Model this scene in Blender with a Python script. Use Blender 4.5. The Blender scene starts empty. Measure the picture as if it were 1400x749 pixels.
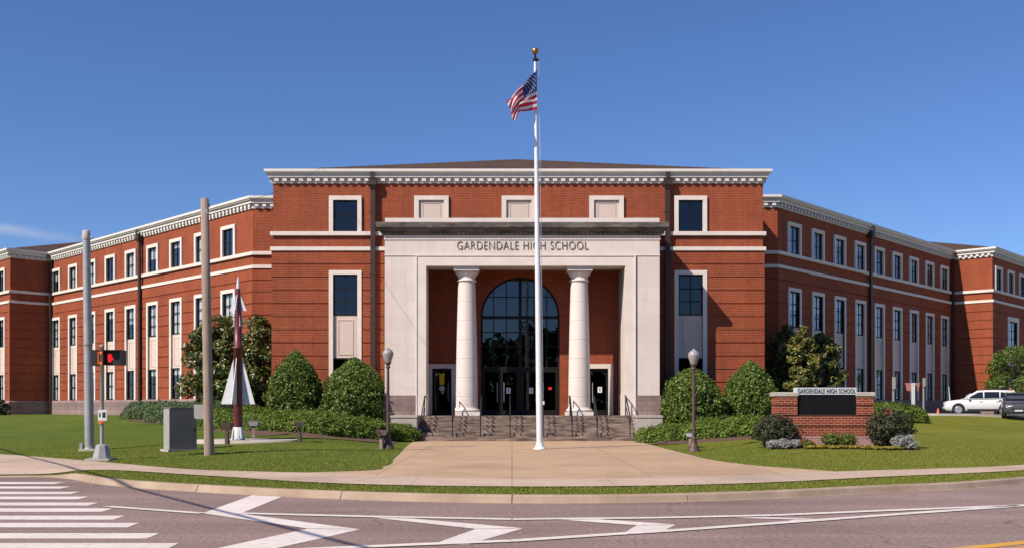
import bpy, bmesh, math, random
import numpy as np
from mathutils import Vector, Matrix

# ------------------------------------------------------------------ camera, sky, sun, exposure
SC = bpy.context.scene
COL = SC.collection
F = 1390.0          # focal length in photo pixels
EYE = 1.6
HORIZON = 557.0
cam_d = bpy.data.cameras.new('camera')
cam = bpy.data.objects.new('camera', cam_d)
COL.objects.link(cam)
cam.location = (0, 0, EYE)
cam.rotation_euler = (math.radians(90), 0, 0)
cam_d.sensor_width = 36.0
cam_d.lens = 36.0 * F / 1400.0
cam_d.shift_y = (HORIZON - 374.5) / 1400.0
cam_d.clip_start = 0.1
cam_d.clip_end = 3000
SC.camera = cam

TO_SUN = Vector((-1.19, -1.0, 1.445)).normalized()
SUN_EL = math.asin(TO_SUN.z)
SUN_AZ = math.atan2(TO_SUN.x, TO_SUN.y)
world = bpy.data.worlds.new('World')
SC.world = world
world.use_nodes = True
wn = world.node_tree
wn.nodes.clear()
w_out = wn.nodes.new('ShaderNodeOutputWorld')
w_bg = wn.nodes.new('ShaderNodeBackground')
w_sky = wn.nodes.new('ShaderNodeTexSky')
w_sky.sky_type = 'NISHITA'
w_sky.sun_disc = False
w_sky.sun_elevation = SUN_EL
w_sky.sun_rotation = SUN_AZ
w_sky.altitude = 200
w_sky.air_density = 1.0
w_sky.dust_density = 0.15
w_sky.ozone_density = 3.0
w_bg.inputs['Strength'].default_value = 0.088
w_hs = wn.nodes.new('ShaderNodeMix')
w_hs.data_type = 'RGBA'; w_hs.blend_type = 'MULTIPLY'
w_hs.inputs['Factor'].default_value = 1.0
w_hs.inputs[7].default_value = (0.66, 0.84, 1.20, 1)
wn.links.new(w_sky.outputs['Color'], w_hs.inputs[6])
# one thin wisp of cloud low on the left, laid out by direction in the sky
def w_math(op, a, b=None, c=None):
    m = wn.nodes.new('ShaderNodeMath'); m.operation = op
    for i, v in enumerate((a, b, c)):
        if v is None: continue
        if isinstance(v, (int, float)): m.inputs[i].default_value = v
        else: wn.links.new(v, m.inputs[i])
    return m.outputs[0]
w_tc = wn.nodes.new('ShaderNodeTexCoord'); w_sp = wn.nodes.new('ShaderNodeSeparateXYZ')
wn.links.new(w_tc.outputs['Generated'], w_sp.inputs[0])
w_y = w_math('MAXIMUM', w_sp.outputs['Y'], 0.05)
w_u = w_math('DIVIDE', w_sp.outputs['X'], w_y); w_v = w_math('DIVIDE', w_sp.outputs['Z'], w_y)
w_n = wn.nodes.new('ShaderNodeTexNoise'); w_n.inputs['Scale'].default_value = 9; w_n.inputs['Detail'].default_value = 5
w_m = wn.nodes.new('ShaderNodeMapping'); w_m.inputs['Scale'].default_value = (1, 1, 5); wn.links.new(w_tc.outputs['Generated'], w_m.inputs['Vector']); wn.links.new(w_m.outputs[0], w_n.inputs['Vector'])
w_line = w_math('MULTIPLY_ADD', w_u, -0.15, 0.1010)
w_d = w_math('ABSOLUTE', w_math('ADD', w_math('SUBTRACT', w_v, w_line), w_math('MULTIPLY_ADD', w_n.outputs['Fac'], 0.016, -0.008)))
w_a = w_math('MAXIMUM', w_math('SUBTRACT', 1.0, w_math('DIVIDE', w_d, 0.0075)), 0.0)
w_b = w_math('MAXIMUM', w_math('SUBTRACT', 1.0, w_math('DIVIDE', w_math('ABSOLUTE', w_math('ADD', w_u, 0.51)), 0.105)), 0.0)
w_f = w_math('MULTIPLY', w_math('MULTIPLY', w_a, w_b), 0.55)
w_cl = wn.nodes.new('ShaderNodeMix'); w_cl.data_type = 'RGBA'
wn.links.new(w_f, w_cl.inputs['Factor']); wn.links.new(w_hs.outputs[2], w_cl.inputs[6]); w_cl.inputs[7].default_value = (5.6, 5.9, 7.4, 1)
wn.links.new(w_cl.outputs[2], w_bg.inputs['Color'])
wn.links.new(w_bg.outputs['Background'], w_out.inputs['Surface'])

sun_d = bpy.data.lights.new('sun', 'SUN')
sun_d.energy = 4.9
sun_d.angle = math.radians(0.5)
sun_d.color = (1.0, 0.915, 0.80)
sun = bpy.data.objects.new('sun', sun_d)
COL.objects.link(sun)
sun.location = (-40, -30, 60)
sun.rotation_euler = (-TO_SUN).to_track_quat('-Z', 'Y').to_euler()

SC.view_settings.view_transform = 'Standard'
SC.view_settings.look = 'None'
SC.view_settings.exposure = 0.2
SC.view_settings.gamma = 1.0
SC.view_settings.use_curve_mapping = False
SC.cycles.max_bounces = 6
SC.cycles.diffuse_bounces = 1
SC.cycles.transparent_max_bounces = 12

random.seed(7)
RNG = np.random.default_rng(11)

# ------------------------------------------------------------------ materials
def nodes_of(m):
    m.use_nodes = True
    nt = m.node_tree
    return nt, nt.nodes['Principled BSDF'], nt.links

def new_mat(name, col, rough=0.7, metal=0.0, var=0.0, vscale=3.0, col2=None, detail=4.0, bump=0.0, bscale=40.0, spec=0.5):
    """Principled surface whose colour wanders between col and col2 with noise."""
    m = bpy.data.materials.new(name)
    nt, b, L = nodes_of(m)
    b.inputs['Roughness'].default_value = rough
    b.inputs['Metallic'].default_value = metal
    b.inputs['Specular IOR Level'].default_value = spec
    c = (*col, 1)
    b.inputs['Base Color'].default_value = c
    tc = nt.nodes.new('ShaderNodeTexCoord')
    if var or col2:
        n = nt.nodes.new('ShaderNodeTexNoise')
        n.inputs['Scale'].default_value = vscale
        n.inputs['Detail'].default_value = detail
        n.inputs['Roughness'].default_value = 0.65
        r = nt.nodes.new('ShaderNodeValToRGB')
        r.color_ramp.elements[0].position = 0.32
        r.color_ramp.elements[1].position = 0.68
        c2 = col2 if col2 else tuple(min(1, x * (1 + var)) for x in col)
        c1 = col if col2 else tuple(x * (1 - var) for x in col)
        r.color_ramp.elements[0].color = (*c1, 1)
        r.color_ramp.elements[1].color = (*c2, 1)
        L.new(tc.outputs['Object'], n.inputs['Vector'])
        L.new(n.outputs['Fac'], r.inputs['Fac'])
        L.new(r.outputs['Color'], b.inputs['Base Color'])
    if bump:
        n2 = nt.nodes.new('ShaderNodeTexNoise')
        n2.inputs['Scale'].default_value = bscale
        n2.inputs['Detail'].default_value = 3
        bp = nt.nodes.new('ShaderNodeBump')
        bp.inputs['Strength'].default_value = bump
        bp.inputs['Distance'].default_value = 0.02
        L.new(tc.outputs['Object'], n2.inputs['Vector'])
        L.new(n2.outputs['Fac'], bp.inputs['Height'])
        L.new(bp.outputs['Normal'], b.inputs['Normal'])
    return m

def face_coords(nt):
    """Object coordinates turned into (along the wall, height) whichever way an upright face looks."""
    tc = nt.nodes.new('ShaderNodeTexCoord')
    s = nt.nodes.new('ShaderNodeSeparateXYZ')
    nt.links.new(tc.outputs['Object'], s.inputs[0])
    a = nt.nodes.new('ShaderNodeMath'); a.operation = 'ADD'
    nt.links.new(s.outputs['X'], a.inputs[0]); nt.links.new(s.outputs['Y'], a.inputs[1])
    c = nt.nodes.new('ShaderNodeCombineXYZ')
    nt.links.new(a.outputs[0], c.inputs['X']); nt.links.new(s.outputs['Z'], c.inputs['Y'])
    return tc, c

def mix_rgb(nt, mode, fac, a, b):
    m = nt.nodes.new('ShaderNodeMix'); m.data_type = 'RGBA'; m.blend_type = mode
    for sock, v in ((m.inputs['Factor'], fac), (m.inputs[6], a), (m.inputs[7], b)):
        if hasattr(v, 'links') or isinstance(v, bpy.types.NodeSocket):
            nt.links.new(v, sock)
        elif isinstance(v, tuple):
            sock.default_value = (*v, 1)
        else:
            sock.default_value = v
    return m.outputs[2]

def ramp(nt, src, stops):
    r = nt.nodes.new('ShaderNodeValToRGB')
    e = r.color_ramp.elements
    while len(e) < len(stops):
        e.new(0.5)
    for el, (p, c) in zip(e, stops):
        el.position = p
        el.color = (*c, 1) if isinstance(c, tuple) else (c, c, c, 1)
    nt.links.new(src, r.inputs['Fac'])
    return r.outputs['Color']

def noise(nt, vec, scale, detail=4, rough=0.6):
    n = nt.nodes.new('ShaderNodeTexNoise')
    n.inputs['Scale'].default_value = scale
    n.inputs['Detail'].default_value = detail
    n.inputs['Roughness'].default_value = rough
    if vec is not None:
        nt.links.new(vec, n.inputs['Vector'])
    return n.outputs['Fac']

def brick_mat(name, c1, c2, mortar, bw, rh, ms, offset=0.5, rough=0.85, patch=0.25, bump=0.3):
    m = bpy.data.materials.new(name)
    nt, b, L = nodes_of(m)
    tc, vec = face_coords(nt)
    t = nt.nodes.new('ShaderNodeTexBrick')
    t.offset = offset
    t.inputs['Scale'].default_value = 1.0
    t.inputs['Brick Width'].default_value = bw
    t.inputs['Row Height'].default_value = rh
    t.inputs['Mortar Size'].default_value = ms
    t.inputs['Mortar Smooth'].default_value = 0.1
    t.inputs['Bias'].default_value = 0.0
    t.inputs['Color1'].default_value = (*c1, 1)
    t.inputs['Color2'].default_value = (*c2, 1)
    t.inputs['Mortar'].default_value = (*mortar, 1)
    L.new(vec.outputs[0], t.inputs['Vector'])
    nz = noise(nt, tc.outputs['Object'], 0.55, 5, 0.7)
    rr = ramp(nt, nz, [(0.3, 1.0 - patch), (0.7, 1.0 + patch * 0.25)])
    col = mix_rgb(nt, 'MULTIPLY', 1.0, t.outputs['Color'], rr)
    mp = nt.nodes.new('ShaderNodeMapping'); mp.inputs['Scale'].default_value = (2.2, 2.2, 0.16)
    L.new(tc.outputs['Object'], mp.inputs['Vector'])
    runs = ramp(nt, noise(nt, mp.outputs[0], 1.3, 5, 0.7), [(0.33, 1.0 - patch * 0.6), (0.55, 1.0)])
    col = mix_rgb(nt, 'MULTIPLY', 1.0, col, runs)
    L.new(col, b.inputs['Base Color'])
    b.inputs['Roughness'].default_value = rough
    b.inputs['Specular IOR Level'].default_value = 0.25
    bp = nt.nodes.new('ShaderNodeBump')
    bp.inputs['Strength'].default_value = bump
    bp.inputs['Distance'].default_value = 0.008
    bp.invert = True
    L.new(t.outputs['Fac'], bp.inputs['Height'])
    L.new(bp.outputs['Normal'], b.inputs['Normal'])
    return m

def leaf_mat(name, stops, rough=0.45, trans=0.25, spec=0.4):
    m = bpy.data.materials.new(name)
    nt, b, L = nodes_of(m)
    g = nt.nodes.new('ShaderNodeNewGeometry')
    col = ramp(nt, g.outputs['Random Per Island'], stops)
    L.new(col, b.inputs['Base Color'])
    b.inputs['Roughness'].default_value = rough
    b.inputs['Specular IOR Level'].default_value = spec
    t = nt.nodes.new('ShaderNodeBsdfTranslucent')
    L.new(col, t.inputs['Color'])
    mx = nt.nodes.new('ShaderNodeMixShader')
    mx.inputs['Fac'].default_value = trans
    L.new(b.outputs[0], mx.inputs[1]); L.new(t.outputs[0], mx.inputs[2])
    L.new(mx.outputs[0], nt.nodes['Material Output'].inputs['Surface'])
    return m

def glass_mat(name, tint, ior=1.75, fac_add=0.03):
    m = bpy.data.materials.new(name)
    nt, b, L = nodes_of(m)
    nt.nodes.remove(b)
    tr = nt.nodes.new('ShaderNodeBsdfTransparent'); tr.inputs['Color'].default_value = (*tint, 1)
    gl = nt.nodes.new('ShaderNodeBsdfGlossy'); gl.inputs['Roughness'].default_value = 0.015
    gl.inputs['Color'].default_value = (0.85, 0.93, 1.0, 1)
    tc = nt.nodes.new('ShaderNodeTexCoord')
    nz = noise(nt, tc.outputs['Object'], 0.9, 2)
    bp = nt.nodes.new('ShaderNodeBump'); bp.inputs['Strength'].default_value = 0.035; bp.inputs['Distance'].default_value = 0.1
    L.new(nz, bp.inputs['Height']); L.new(bp.outputs['Normal'], gl.inputs['Normal'])
    fr = nt.nodes.new('ShaderNodeFresnel'); fr.inputs['IOR'].default_value = ior
    ad = nt.nodes.new('ShaderNodeMath'); ad.operation = 'ADD'; ad.inputs[1].default_value = fac_add
    L.new(fr.outputs[0], ad.inputs[0])
    mx = nt.nodes.new('ShaderNodeMixShader')
    ge = nt.nodes.new('ShaderNodeNewGeometry')      # only the outer face of a pane mirrors
    om = nt.nodes.new('ShaderNodeMath'); om.operation = 'SUBTRACT'; om.inputs[0].default_value = 1.0; L.new(ge.outputs['Backfacing'], om.inputs[1])
    fm = nt.nodes.new('ShaderNodeMath'); fm.operation = 'MULTIPLY'; fm.use_clamp = True
    L.new(ad.outputs[0], fm.inputs[0]); L.new(om.outputs[0], fm.inputs[1])
    L.new(fm.outputs[0], mx.inputs['Fac']); L.new(tr.outputs[0], mx.inputs[1]); L.new(gl.outputs[0], mx.inputs[2])
    L.new(mx.outputs[0], nt.nodes['Material Output'].inputs['Surface'])
    return m

M = {}
M['brick'] = brick_mat('brick', (0.345, 0.057, 0.020), (0.27, 0.041, 0.015), (0.40, 0.17, 0.088), 0.215, 0.077, 0.0085)
M['sign_brick'] = brick_mat('sign_brick', (0.36, 0.062, 0.024), (0.23, 0.036, 0.015), (0.42, 0.24, 0.17), 0.215, 0.077, 0.01)
M['trim'] = new_mat('cast_stone_trim', (0.70, 0.595, 0.52), 0.85, col2=(0.79, 0.69, 0.61), vscale=1.2, bump=0.15, bscale=25)
M['panel'] = new_mat('spandrel_stone', (0.62, 0.48, 0.40), 0.85, col2=(0.68, 0.54, 0.455), vscale=1.5)
M['cornice'] = new_mat('painted_cornice', (0.68, 0.615, 0.555), 0.7, col2=(0.76, 0.70, 0.64), vscale=0.9)
M['limestone'] = brick_mat('limestone', (0.755, 0.65, 0.575), (0.72, 0.61, 0.535), (0.62, 0.52, 0.45), 1.22, 0.62, 0.006, rough=0.85, patch=0.10, bump=0.2)
M['base_stone'] = brick_mat('split_face_base', (0.36, 0.25, 0.225), (0.27, 0.185, 0.17), (0.24, 0.18, 0.165), 0.42, 0.21, 0.012, patch=0.3, bump=0.8)
M['dark_brick'] = brick_mat('dark_brick_band', (0.10, 0.022, 0.013), (0.07, 0.016, 0.010), (0.14, 0.08, 0.06), 0.215, 0.077, 0.01)
M['pink_block'] = brick_mat('pink_block', (0.50, 0.30, 0.26), (0.44, 0.26, 0.23), (0.28, 0.2, 0.19), 0.42, 0.21, 0.012, patch=0.2, bump=0.6)
M['dark_metal'] = new_mat('dark_bronze_metal', (0.010, 0.008, 0.008), 0.6, 0.0, var=0.2, spec=0.25, vscale=5)
M['downspout'] = new_mat('downspout_bronze', (0.055, 0.028, 0.022), 0.5, 0.2, var=0.2, vscale=4)
M['glass'] = glass_mat('window_glass', (0.96, 0.97, 0.97), 1.6, 0.09)
M['tinted_glass'] = glass_mat('tinted_window_glass', (0.34, 0.40, 0.42), 1.6, 0.01)
M['dark_glass'] = glass_mat('lobby_glass', (0.16, 0.17, 0.18), 1.6, 0.03)
M['blind'] = new_mat('window_blind', (0.66, 0.64, 0.60), 0.9, var=0.06, vscale=6)
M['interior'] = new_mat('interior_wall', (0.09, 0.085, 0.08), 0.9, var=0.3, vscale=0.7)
M['shingle'] = brick_mat('roof_shingle', (0.125, 0.068, 0.042), (0.085, 0.046, 0.03), (0.05, 0.032, 0.024), 0.35, 0.16, 0.012, patch=0.3)
M['roof_membrane'] = new_mat('roof_membrane', (0.22, 0.21, 0.2), 0.9, var=0.15)
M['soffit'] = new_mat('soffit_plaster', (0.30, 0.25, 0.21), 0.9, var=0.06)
M['paper'] = new_mat('paper', (0.75, 0.75, 0.74), 0.9, var=0.03)
M['yellow'] = new_mat('yellow_fabric', (0.75, 0.46, 0.02), 0.8, var=0.1, vscale=8)
M['red_paint'] = new_mat('red_paint', (0.65, 0.02, 0.015), 0.6, var=0.15, vscale=8)
M['black_letter'] = new_mat('letter_bronze', (0.13, 0.11, 0.10), 0.6, 0.1, var=0.2, vscale=6)
M['galvanised'] = new_mat('galvanised_steel', (0.30, 0.30, 0.30), 0.55, 0.15, col2=(0.40, 0.395, 0.39), vscale=4)
M['aluminium'] = new_mat('brushed_aluminium', (0.74, 0.73, 0.72), 0.4, 0.1, col2=(0.82, 0.81, 0.80), vscale=3)
M['gold'] = new_mat('gold_finial', (0.42, 0.22, 0.06), 0.35, 0.8, var=0.15)
M['lamp_metal'] = new_mat('lamp_brown_metal', (0.085, 0.05, 0.04), 0.55, 0.2, col2=(0.13, 0.08, 0.065), vscale=5)
M['cabinet'] = new_mat('cabinet_steel', (0.25, 0.19, 0.155), 0.6, 0.0, col2=(0.31, 0.24, 0.195), vscale=2, spec=0.2)
M['cabinet_light'] = new_mat('cabinet_light_steel', (0.36, 0.335, 0.315), 0.55, 0.0, var=0.1)
M['concrete'] = new_mat('concrete', (0.40, 0.35, 0.30), 0.9, col2=(0.50, 0.44, 0.38), vscale=1.4, bump=0.2)
M['maroon'] = new_mat('maroon_paint', (0.115, 0.017, 0.022), 0.4, col2=(0.15, 0.03, 0.033), vscale=3)
M['white_metal'] = new_mat('white_painted_metal', (0.62, 0.62, 0.62), 0.5, col2=(0.72, 0.72, 0.72), vscale=4)
M['fin_grey'] = new_mat('grey_painted_metal', (0.42, 0.42, 0.43), 0.55, col2=(0.55, 0.55, 0.56), vscale=3)
M['black'] = new_mat('matt_black', (0.012, 0.012, 0.013), 0.5, var=0.2, vscale=5)
M['screen'] = new_mat('black_display_panel', (0.007, 0.007, 0.008), 0.6, var=0.2, vscale=2, spec=0.2)
M['orange'] = new_mat('orange_plastic', (0.80, 0.16, 0.015), 0.5, var=0.08)
M['brown_leafmat'] = new_mat('bark_brown', (0.09, 0.06, 0.042), 0.95, col2=(0.14, 0.10, 0.075), vscale=9, bump=0.5)
M['sign_grey'] = new_mat('sign_face_grey', (0.60, 0.62, 0.64), 0.5, var=0.03)
M['tyre'] = new_mat('tyre_rubber', (0.015, 0.015, 0.016), 0.9, var=0.2)
M['rim'] = new_mat('alloy_rim', (0.5, 0.5, 0.52), 0.35, 0.7, var=0.1)
M['white_car'] = new_mat('white_car_paint', (0.66, 0.66, 0.66), 0.3, var=0.02)
M['grey_car'] = new_mat('graphite_car_paint', (0.10, 0.10, 0.115), 0.28, 0.4, var=0.1)
M['car_glass'] = new_mat('car_glass', (0.012, 0.014, 0.016), 0.06, var=0.1, spec=0.7)
M['lens'] = new_mat('headlight_lens', (0.40, 0.40, 0.41), 0.15, var=0.05)
M['skin'] = new_mat('skin', (0.34, 0.18, 0.12), 0.6, var=0.08)
M['hair'] = new_mat('dark_hair', (0.018, 0.012, 0.01), 0.6, var=0.3)
M['shirt'] = new_mat('pale_shirt', (0.66, 0.60, 0.60), 0.85, var=0.08, vscale=6)
M['trousers'] = new_mat('dark_trousers', (0.03, 0.032, 0.045), 0.85, var=0.2, vscale=6)
M['pink_sign'] = new_mat('faded_red_sign', (0.42, 0.17, 0.15), 0.7, var=0.1)
def cloth_mat(name, c):
    m = new_mat(name, c, 0.8, var=0.05, spec=0.2)
    nt = m.node_tree; b = nt.nodes['Principled BSDF']
    t = nt.nodes.new('ShaderNodeBsdfTranslucent'); t.inputs['Color'].default_value = (*c, 1)
    mx = nt.nodes.new('ShaderNodeMixShader'); mx.inputs['Fac'].default_value = 0.4
    nt.links.new(b.outputs[0], mx.inputs[1]); nt.links.new(t.outputs[0], mx.inputs[2])
    nt.links.new(mx.outputs[0], nt.nodes['Material Output'].inputs['Surface'])
    return m
M['flag_red'] = cloth_mat('flag_red_cloth', (0.62, 0.03, 0.06))
M['flag_white'] = cloth_mat('flag_white_cloth', (0.86, 0.83, 0.83))
M['flag_blue'] = cloth_mat('flag_blue_cloth', (0.03, 0.05, 0.18))
M['dark_letter'] = new_mat('dark_letter_paint', (0.03, 0.03, 0.035), 0.6, var=0.2, vscale=6)

M['column_stone'] = new_mat('column_stone', (0.70, 0.605, 0.535), 0.8, col2=(0.77, 0.675, 0.605), vscale=1.3, bump=0.1)
nt = M['column_stone'].node_tree
bs = nt.nodes['Principled BSDF']; src = bs.inputs['Base Color'].links[0].from_socket
tcz = nt.nodes.new('ShaderNodeTexCoord'); sz_ = nt.nodes.new('ShaderNodeSeparateXYZ'); nt.links.new(tcz.outputs['Object'], sz_.inputs[0])
md = nt.nodes.new('ShaderNodeMath'); md.operation = 'MODULO'; md.inputs[1].default_value = 0.82; nt.links.new(sz_.outputs['Z'], md.inputs[0])
jl = ramp(nt, md.outputs[0], [(0.0, 0.66), (0.014, 0.66), (0.022, 1.0)])
nt.links.new(mix_rgb(nt, 'MULTIPLY', 1.0, src, jl), bs.inputs['Base Color'])

# frosted lamp globe
gm = bpy.data.materials.new('frosted_globe')
nt, b, L = nodes_of(gm)
tcg = nt.nodes.new('ShaderNodeTexCoord')
L.new(ramp(nt, noise(nt, tcg.outputs['Object'], 5), [(0.3, (0.27, 0.245, 0.245)), (0.7, (0.38, 0.35, 0.345))]), b.inputs['Base Color'])
b.inputs['Roughness'].default_value = 0.35
b.inputs['Subsurface Weight'].default_value = 0.3
b.inputs['Subsurface Radius'].default_value = (0.1, 0.1, 0.1)
M['globe'] = gm

# lit red hand
hm = bpy.data.materials.new('lit_red_symbol')
nt, b, L = nodes_of(hm)
b.inputs['Base Color'].default_value = (0.6, 0.01, 0.01, 1)
b.inputs['Emission Color'].default_value = (1.0, 0.02, 0.015, 1)
b.inputs['Emission Strength'].default_value = 0.95
M['red_lit'] = hm

# weathered portico cornice: pale stone with dark runs of grime
wm = bpy.data.materials.new('weathered_stone')
nt, b, L = nodes_of(wm)
tc = nt.nodes.new('ShaderNodeTexCoord')
mp = nt.nodes.new('ShaderNodeMapping'); mp.inputs['Scale'].default_value = (0.55, 0.55, 2.0)
L.new(tc.outputs['Object'], mp.inputs['Vector'])
col = ramp(nt, noise(nt, mp.outputs[0], 2.2, 6, 0.75), [(0.34, (0.065, 0.052, 0.046)), (0.55, (0.17, 0.14, 0.12)), (0.75, (0.33, 0.28, 0.24))])
L.new(col, b.inputs['Base Color'])
b.inputs['Roughness'].default_value = 0.95
M['weathered'] = wm

# dirty concrete steps
sm = bpy.data.materials.new('stained_steps')
nt, b, L = nodes_of(sm)
tc = nt.nodes.new('ShaderNodeTexCoord')
mp = nt.nodes.new('ShaderNodeMapping'); mp.inputs['Scale'].default_value = (0.9, 1.0, 7.0)
L.new(tc.outputs['Object'], mp.inputs['Vector'])
col = ramp(nt, noise(nt, mp.outputs[0], 1.7, 6, 0.72), [(0.36, (0.075, 0.05, 0.038)), (0.52, (0.21, 0.15, 0.115)), (0.68, (0.42, 0.33, 0.26))])
L.new(col, b.inputs['Base Color'])
b.inputs['Roughness'].default_value = 0.95
M['steps'] = sm

# weathered utility pole
pm = bpy.data.materials.new('weathered_wood_pole')
nt, b, L = nodes_of(pm)
tc = nt.nodes.new('ShaderNodeTexCoord')
mp = nt.nodes.new('ShaderNodeMapping'); mp.inputs['Scale'].default_value = (14, 14, 0.7)
L.new(tc.outputs['Object'], mp.inputs['Vector'])
L.new(ramp(nt, noise(nt, mp.outputs[0], 2.0, 5, 0.7), [(0.3, (0.22, 0.155, 0.115)), (0.7, (0.42, 0.32, 0.25))]), b.inputs['Base Color'])
b.inputs['Roughness'].default_value = 0.95
M['wood_pole'] = pm

# asphalt: aggregate speckle, broad patches, wheel paths and hairline cracks
am = bpy.data.materials.new('asphalt')
nt, b, L = nodes_of(am)
tc = nt.nodes.new('ShaderNodeTexCoord')
O = tc.outputs['Object']
fine = ramp(nt, noise(nt, O, 16.0, 6, 0.85), [(0.38, (0.165, 0.112, 0.096)), (0.62, (0.40, 0.275, 0.238))])
big = ramp(nt, noise(nt, O, 0.22, 4, 0.6), [(0.35, 0.84), (0.65, 1.1)])
col = mix_rgb(nt, 'MULTIPLY', 1.0, fine, big)
mp = nt.nodes.new('ShaderNodeMapping'); mp.inputs['Scale'].default_value = (0.05, 0.85, 1); mp.inputs['Rotation'].default_value = (0, 0, 0.0)
L.new(O, mp.inputs['Vector'])
streak = ramp(nt, noise(nt, mp.outputs[0], 1.0, 3, 0.5), [(0.35, 0.80), (0.62, 1.06)])
col = mix_rgb(nt, 'MULTIPLY', 1.0, col, streak)
wv = nt.nodes.new('ShaderNodeTexVoronoi'); wv.feature = 'DISTANCE_TO_EDGE'; wv.inputs['Scale'].default_value = 0.24
nw = nt.nodes.new('ShaderNodeTexNoise'); nw.inputs['Scale'].default_value = 0.9; nw.inputs['Detail'].default_value = 5
L.new(O, nw.inputs['Vector'])
vm = nt.nodes.new('ShaderNodeVectorMath'); vm.operation = 'MULTIPLY_ADD'
vm.inputs[1].default_value = (1.6, 1.6, 0); L.new(nw.outputs['Color'], vm.inputs[0]); L.new(O, vm.inputs[2])
L.new(vm.outputs[0], wv.inputs['Vector'])
crack = ramp(nt, wv.outputs['Distance'], [(0.0, 0.62), (0.0075, 1.0)])
gate = ramp(nt, noise(nt, O, 0.35, 2), [(0.48, 0.0), (0.56, 1.0)])
col = mix_rgb(nt, 'MULTIPLY', gate, col, crack)
L.new(col, b.inputs['Base Color'])
b.inputs['Roughness'].default_value = 0.9
b.inputs['Specular IOR Level'].default_value = 0.3
bp = nt.nodes.new('ShaderNodeBump'); bp.inputs['Strength'].default_value = 0.35; bp.inputs['Distance'].default_value = 0.01
L.new(noise(nt, O, 60, 3), bp.inputs['Height']); L.new(bp.outputs['Normal'], b.inputs['Normal'])
M['asphalt'] = am

# worn road paint
def paint(name, c):
    m = bpy.data.materials.new(name)
    nt, b, L = nodes_of(m)
    tc = nt.nodes.new('ShaderNodeTexCoord')
    worn = ramp(nt, noise(nt, tc.outputs['Object'], 7, 6, 0.8), [(0.30, tuple(x * 0.42 for x in c)), (0.40, tuple(x * 0.85 for x in c)), (0.52, c)])
    b2 = ramp(nt, noise(nt, tc.outputs['Object'], 0.8, 3), [(0.3, 0.86), (0.7, 1.02)])
    L.new(mix_rgb(nt, 'MULTIPLY', 1.0, worn, b2), b.inputs['Base Color'])
    b.inputs['Roughness'].default_value = 0.75
    return m
M['white_paint'] = paint('white_road_paint', (0.81, 0.70, 0.63))
M['yellow_paint'] = paint('yellow_road_paint', (0.72, 0.36, 0.04))

def slab_mat(name, ca, cb, cell, joint):
    m = bpy.data.materials.new(name)
    nt, b, L = nodes_of(m)
    tc = nt.nodes.new('ShaderNodeTexCoord'); O = tc.outputs['Object']
    base = ramp(nt, noise(nt, O, 0.8, 6, 0.7), [(0.32, ca), (0.68, cb)])
    sp = ramp(nt, noise(nt, O, 12, 5, 0.8), [(0.3, 0.88), (0.7, 1.07)])
    col = mix_rgb(nt, 'MULTIPLY', 1.0, base, sp)
    t = nt.nodes.new('ShaderNodeTexBrick'); t.offset = 0.0
    t.inputs['Scale'].default_value = 1; t.inputs['Brick Width'].default_value = cell[0]; t.inputs['Row Height'].default_value = cell[1]
    t.inputs['Mortar Size'].default_value = 0.016; t.inputs['Mortar Smooth'].default_value = 0.2
    t.inputs['Color1'].default_value = (1, 1, 1, 1); t.inputs['Color2'].default_value = (0.92, 0.92, 0.92, 1)
    t.inputs['Mortar'].default_value = (joint, joint, joint, 1)
    L.new(O, t.inputs['Vector'])
    col = mix_rgb(nt, 'MULTIPLY', 1.0, col, t.outputs['Color'])
    stain = ramp(nt, noise(nt, O, 0.35, 5, 0.75), [(0.36, 0.82), (0.52, 1.0)])
    col = mix_rgb(nt, 'MULTIPLY', 1.0, col, stain)
    L.new(col, b.inputs['Base Color'])
    b.inputs['Roughness'].default_value = 0.9
    return m
M['plaza'] = slab_mat('plaza_concrete', (0.475, 0.305, 0.185), (0.55, 0.365, 0.225), (2.9, 3.1), 0.60)
M['sidewalk'] = slab_mat('sidewalk_concrete', (0.52, 0.37, 0.265), (0.60, 0.44, 0.325), (1.9, 1.9), 0.72)
M['kerb'] = new_mat('kerb_concrete', (0.30, 0.205, 0.14), 0.9, col2=(0.46, 0.345, 0.25), vscale=0.9, detail=6, bump=0.2)
M['drive'] = new_mat('pale_driveway', (0.30, 0.27, 0.25), 0.9, col2=(0.38, 0.35, 0.32), vscale=0.6)
M['mulch'] = new_mat('brown_mulch', (0.075, 0.035, 0.022), 1.0, col2=(0.16, 0.085, 0.055), vscale=14, bump=0.9, bscale=30)

# lawn
lm = bpy.data.materials.new('lawn_grass')
nt, b, L = nodes_of(lm)
tc = nt.nodes.new('ShaderNodeTexCoord'); O = tc.outputs['Object']
fine = ramp(nt, noise(nt, O, 9, 6, 0.85), [(0.3, (0.074, 0.115, 0.014)), (0.7, (0.137, 0.192, 0.026))])
mid = ramp(nt, noise(nt, O, 0.6, 5, 0.7), [(0.32, (0.76, 0.82, 0.74)), (0.68, (1.20, 1.09, 1.08))])
bigv = ramp(nt, noise(nt, O, 0.12, 3, 0.6), [(0.35, (0.9, 0.95, 0.9)), (0.68, (1.22, 1.08, 1.15))])
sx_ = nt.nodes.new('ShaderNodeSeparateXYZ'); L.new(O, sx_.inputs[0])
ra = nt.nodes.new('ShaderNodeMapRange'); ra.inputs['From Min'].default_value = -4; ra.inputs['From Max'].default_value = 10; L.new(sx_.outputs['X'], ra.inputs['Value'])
right_tint = ramp(nt, ra.outputs[0], [(0.0, (1.0, 1.0, 1.0)), (1.0, (1.75, 1.32, 1.3))])  # turf colour grows paler and yellower towards the right
stp_ = nt.nodes.new('ShaderNodeMapping'); stp_.inputs['Scale'].default_value = (0.15, 1.0, 1); L.new(O, stp_.inputs['Vector'])
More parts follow.
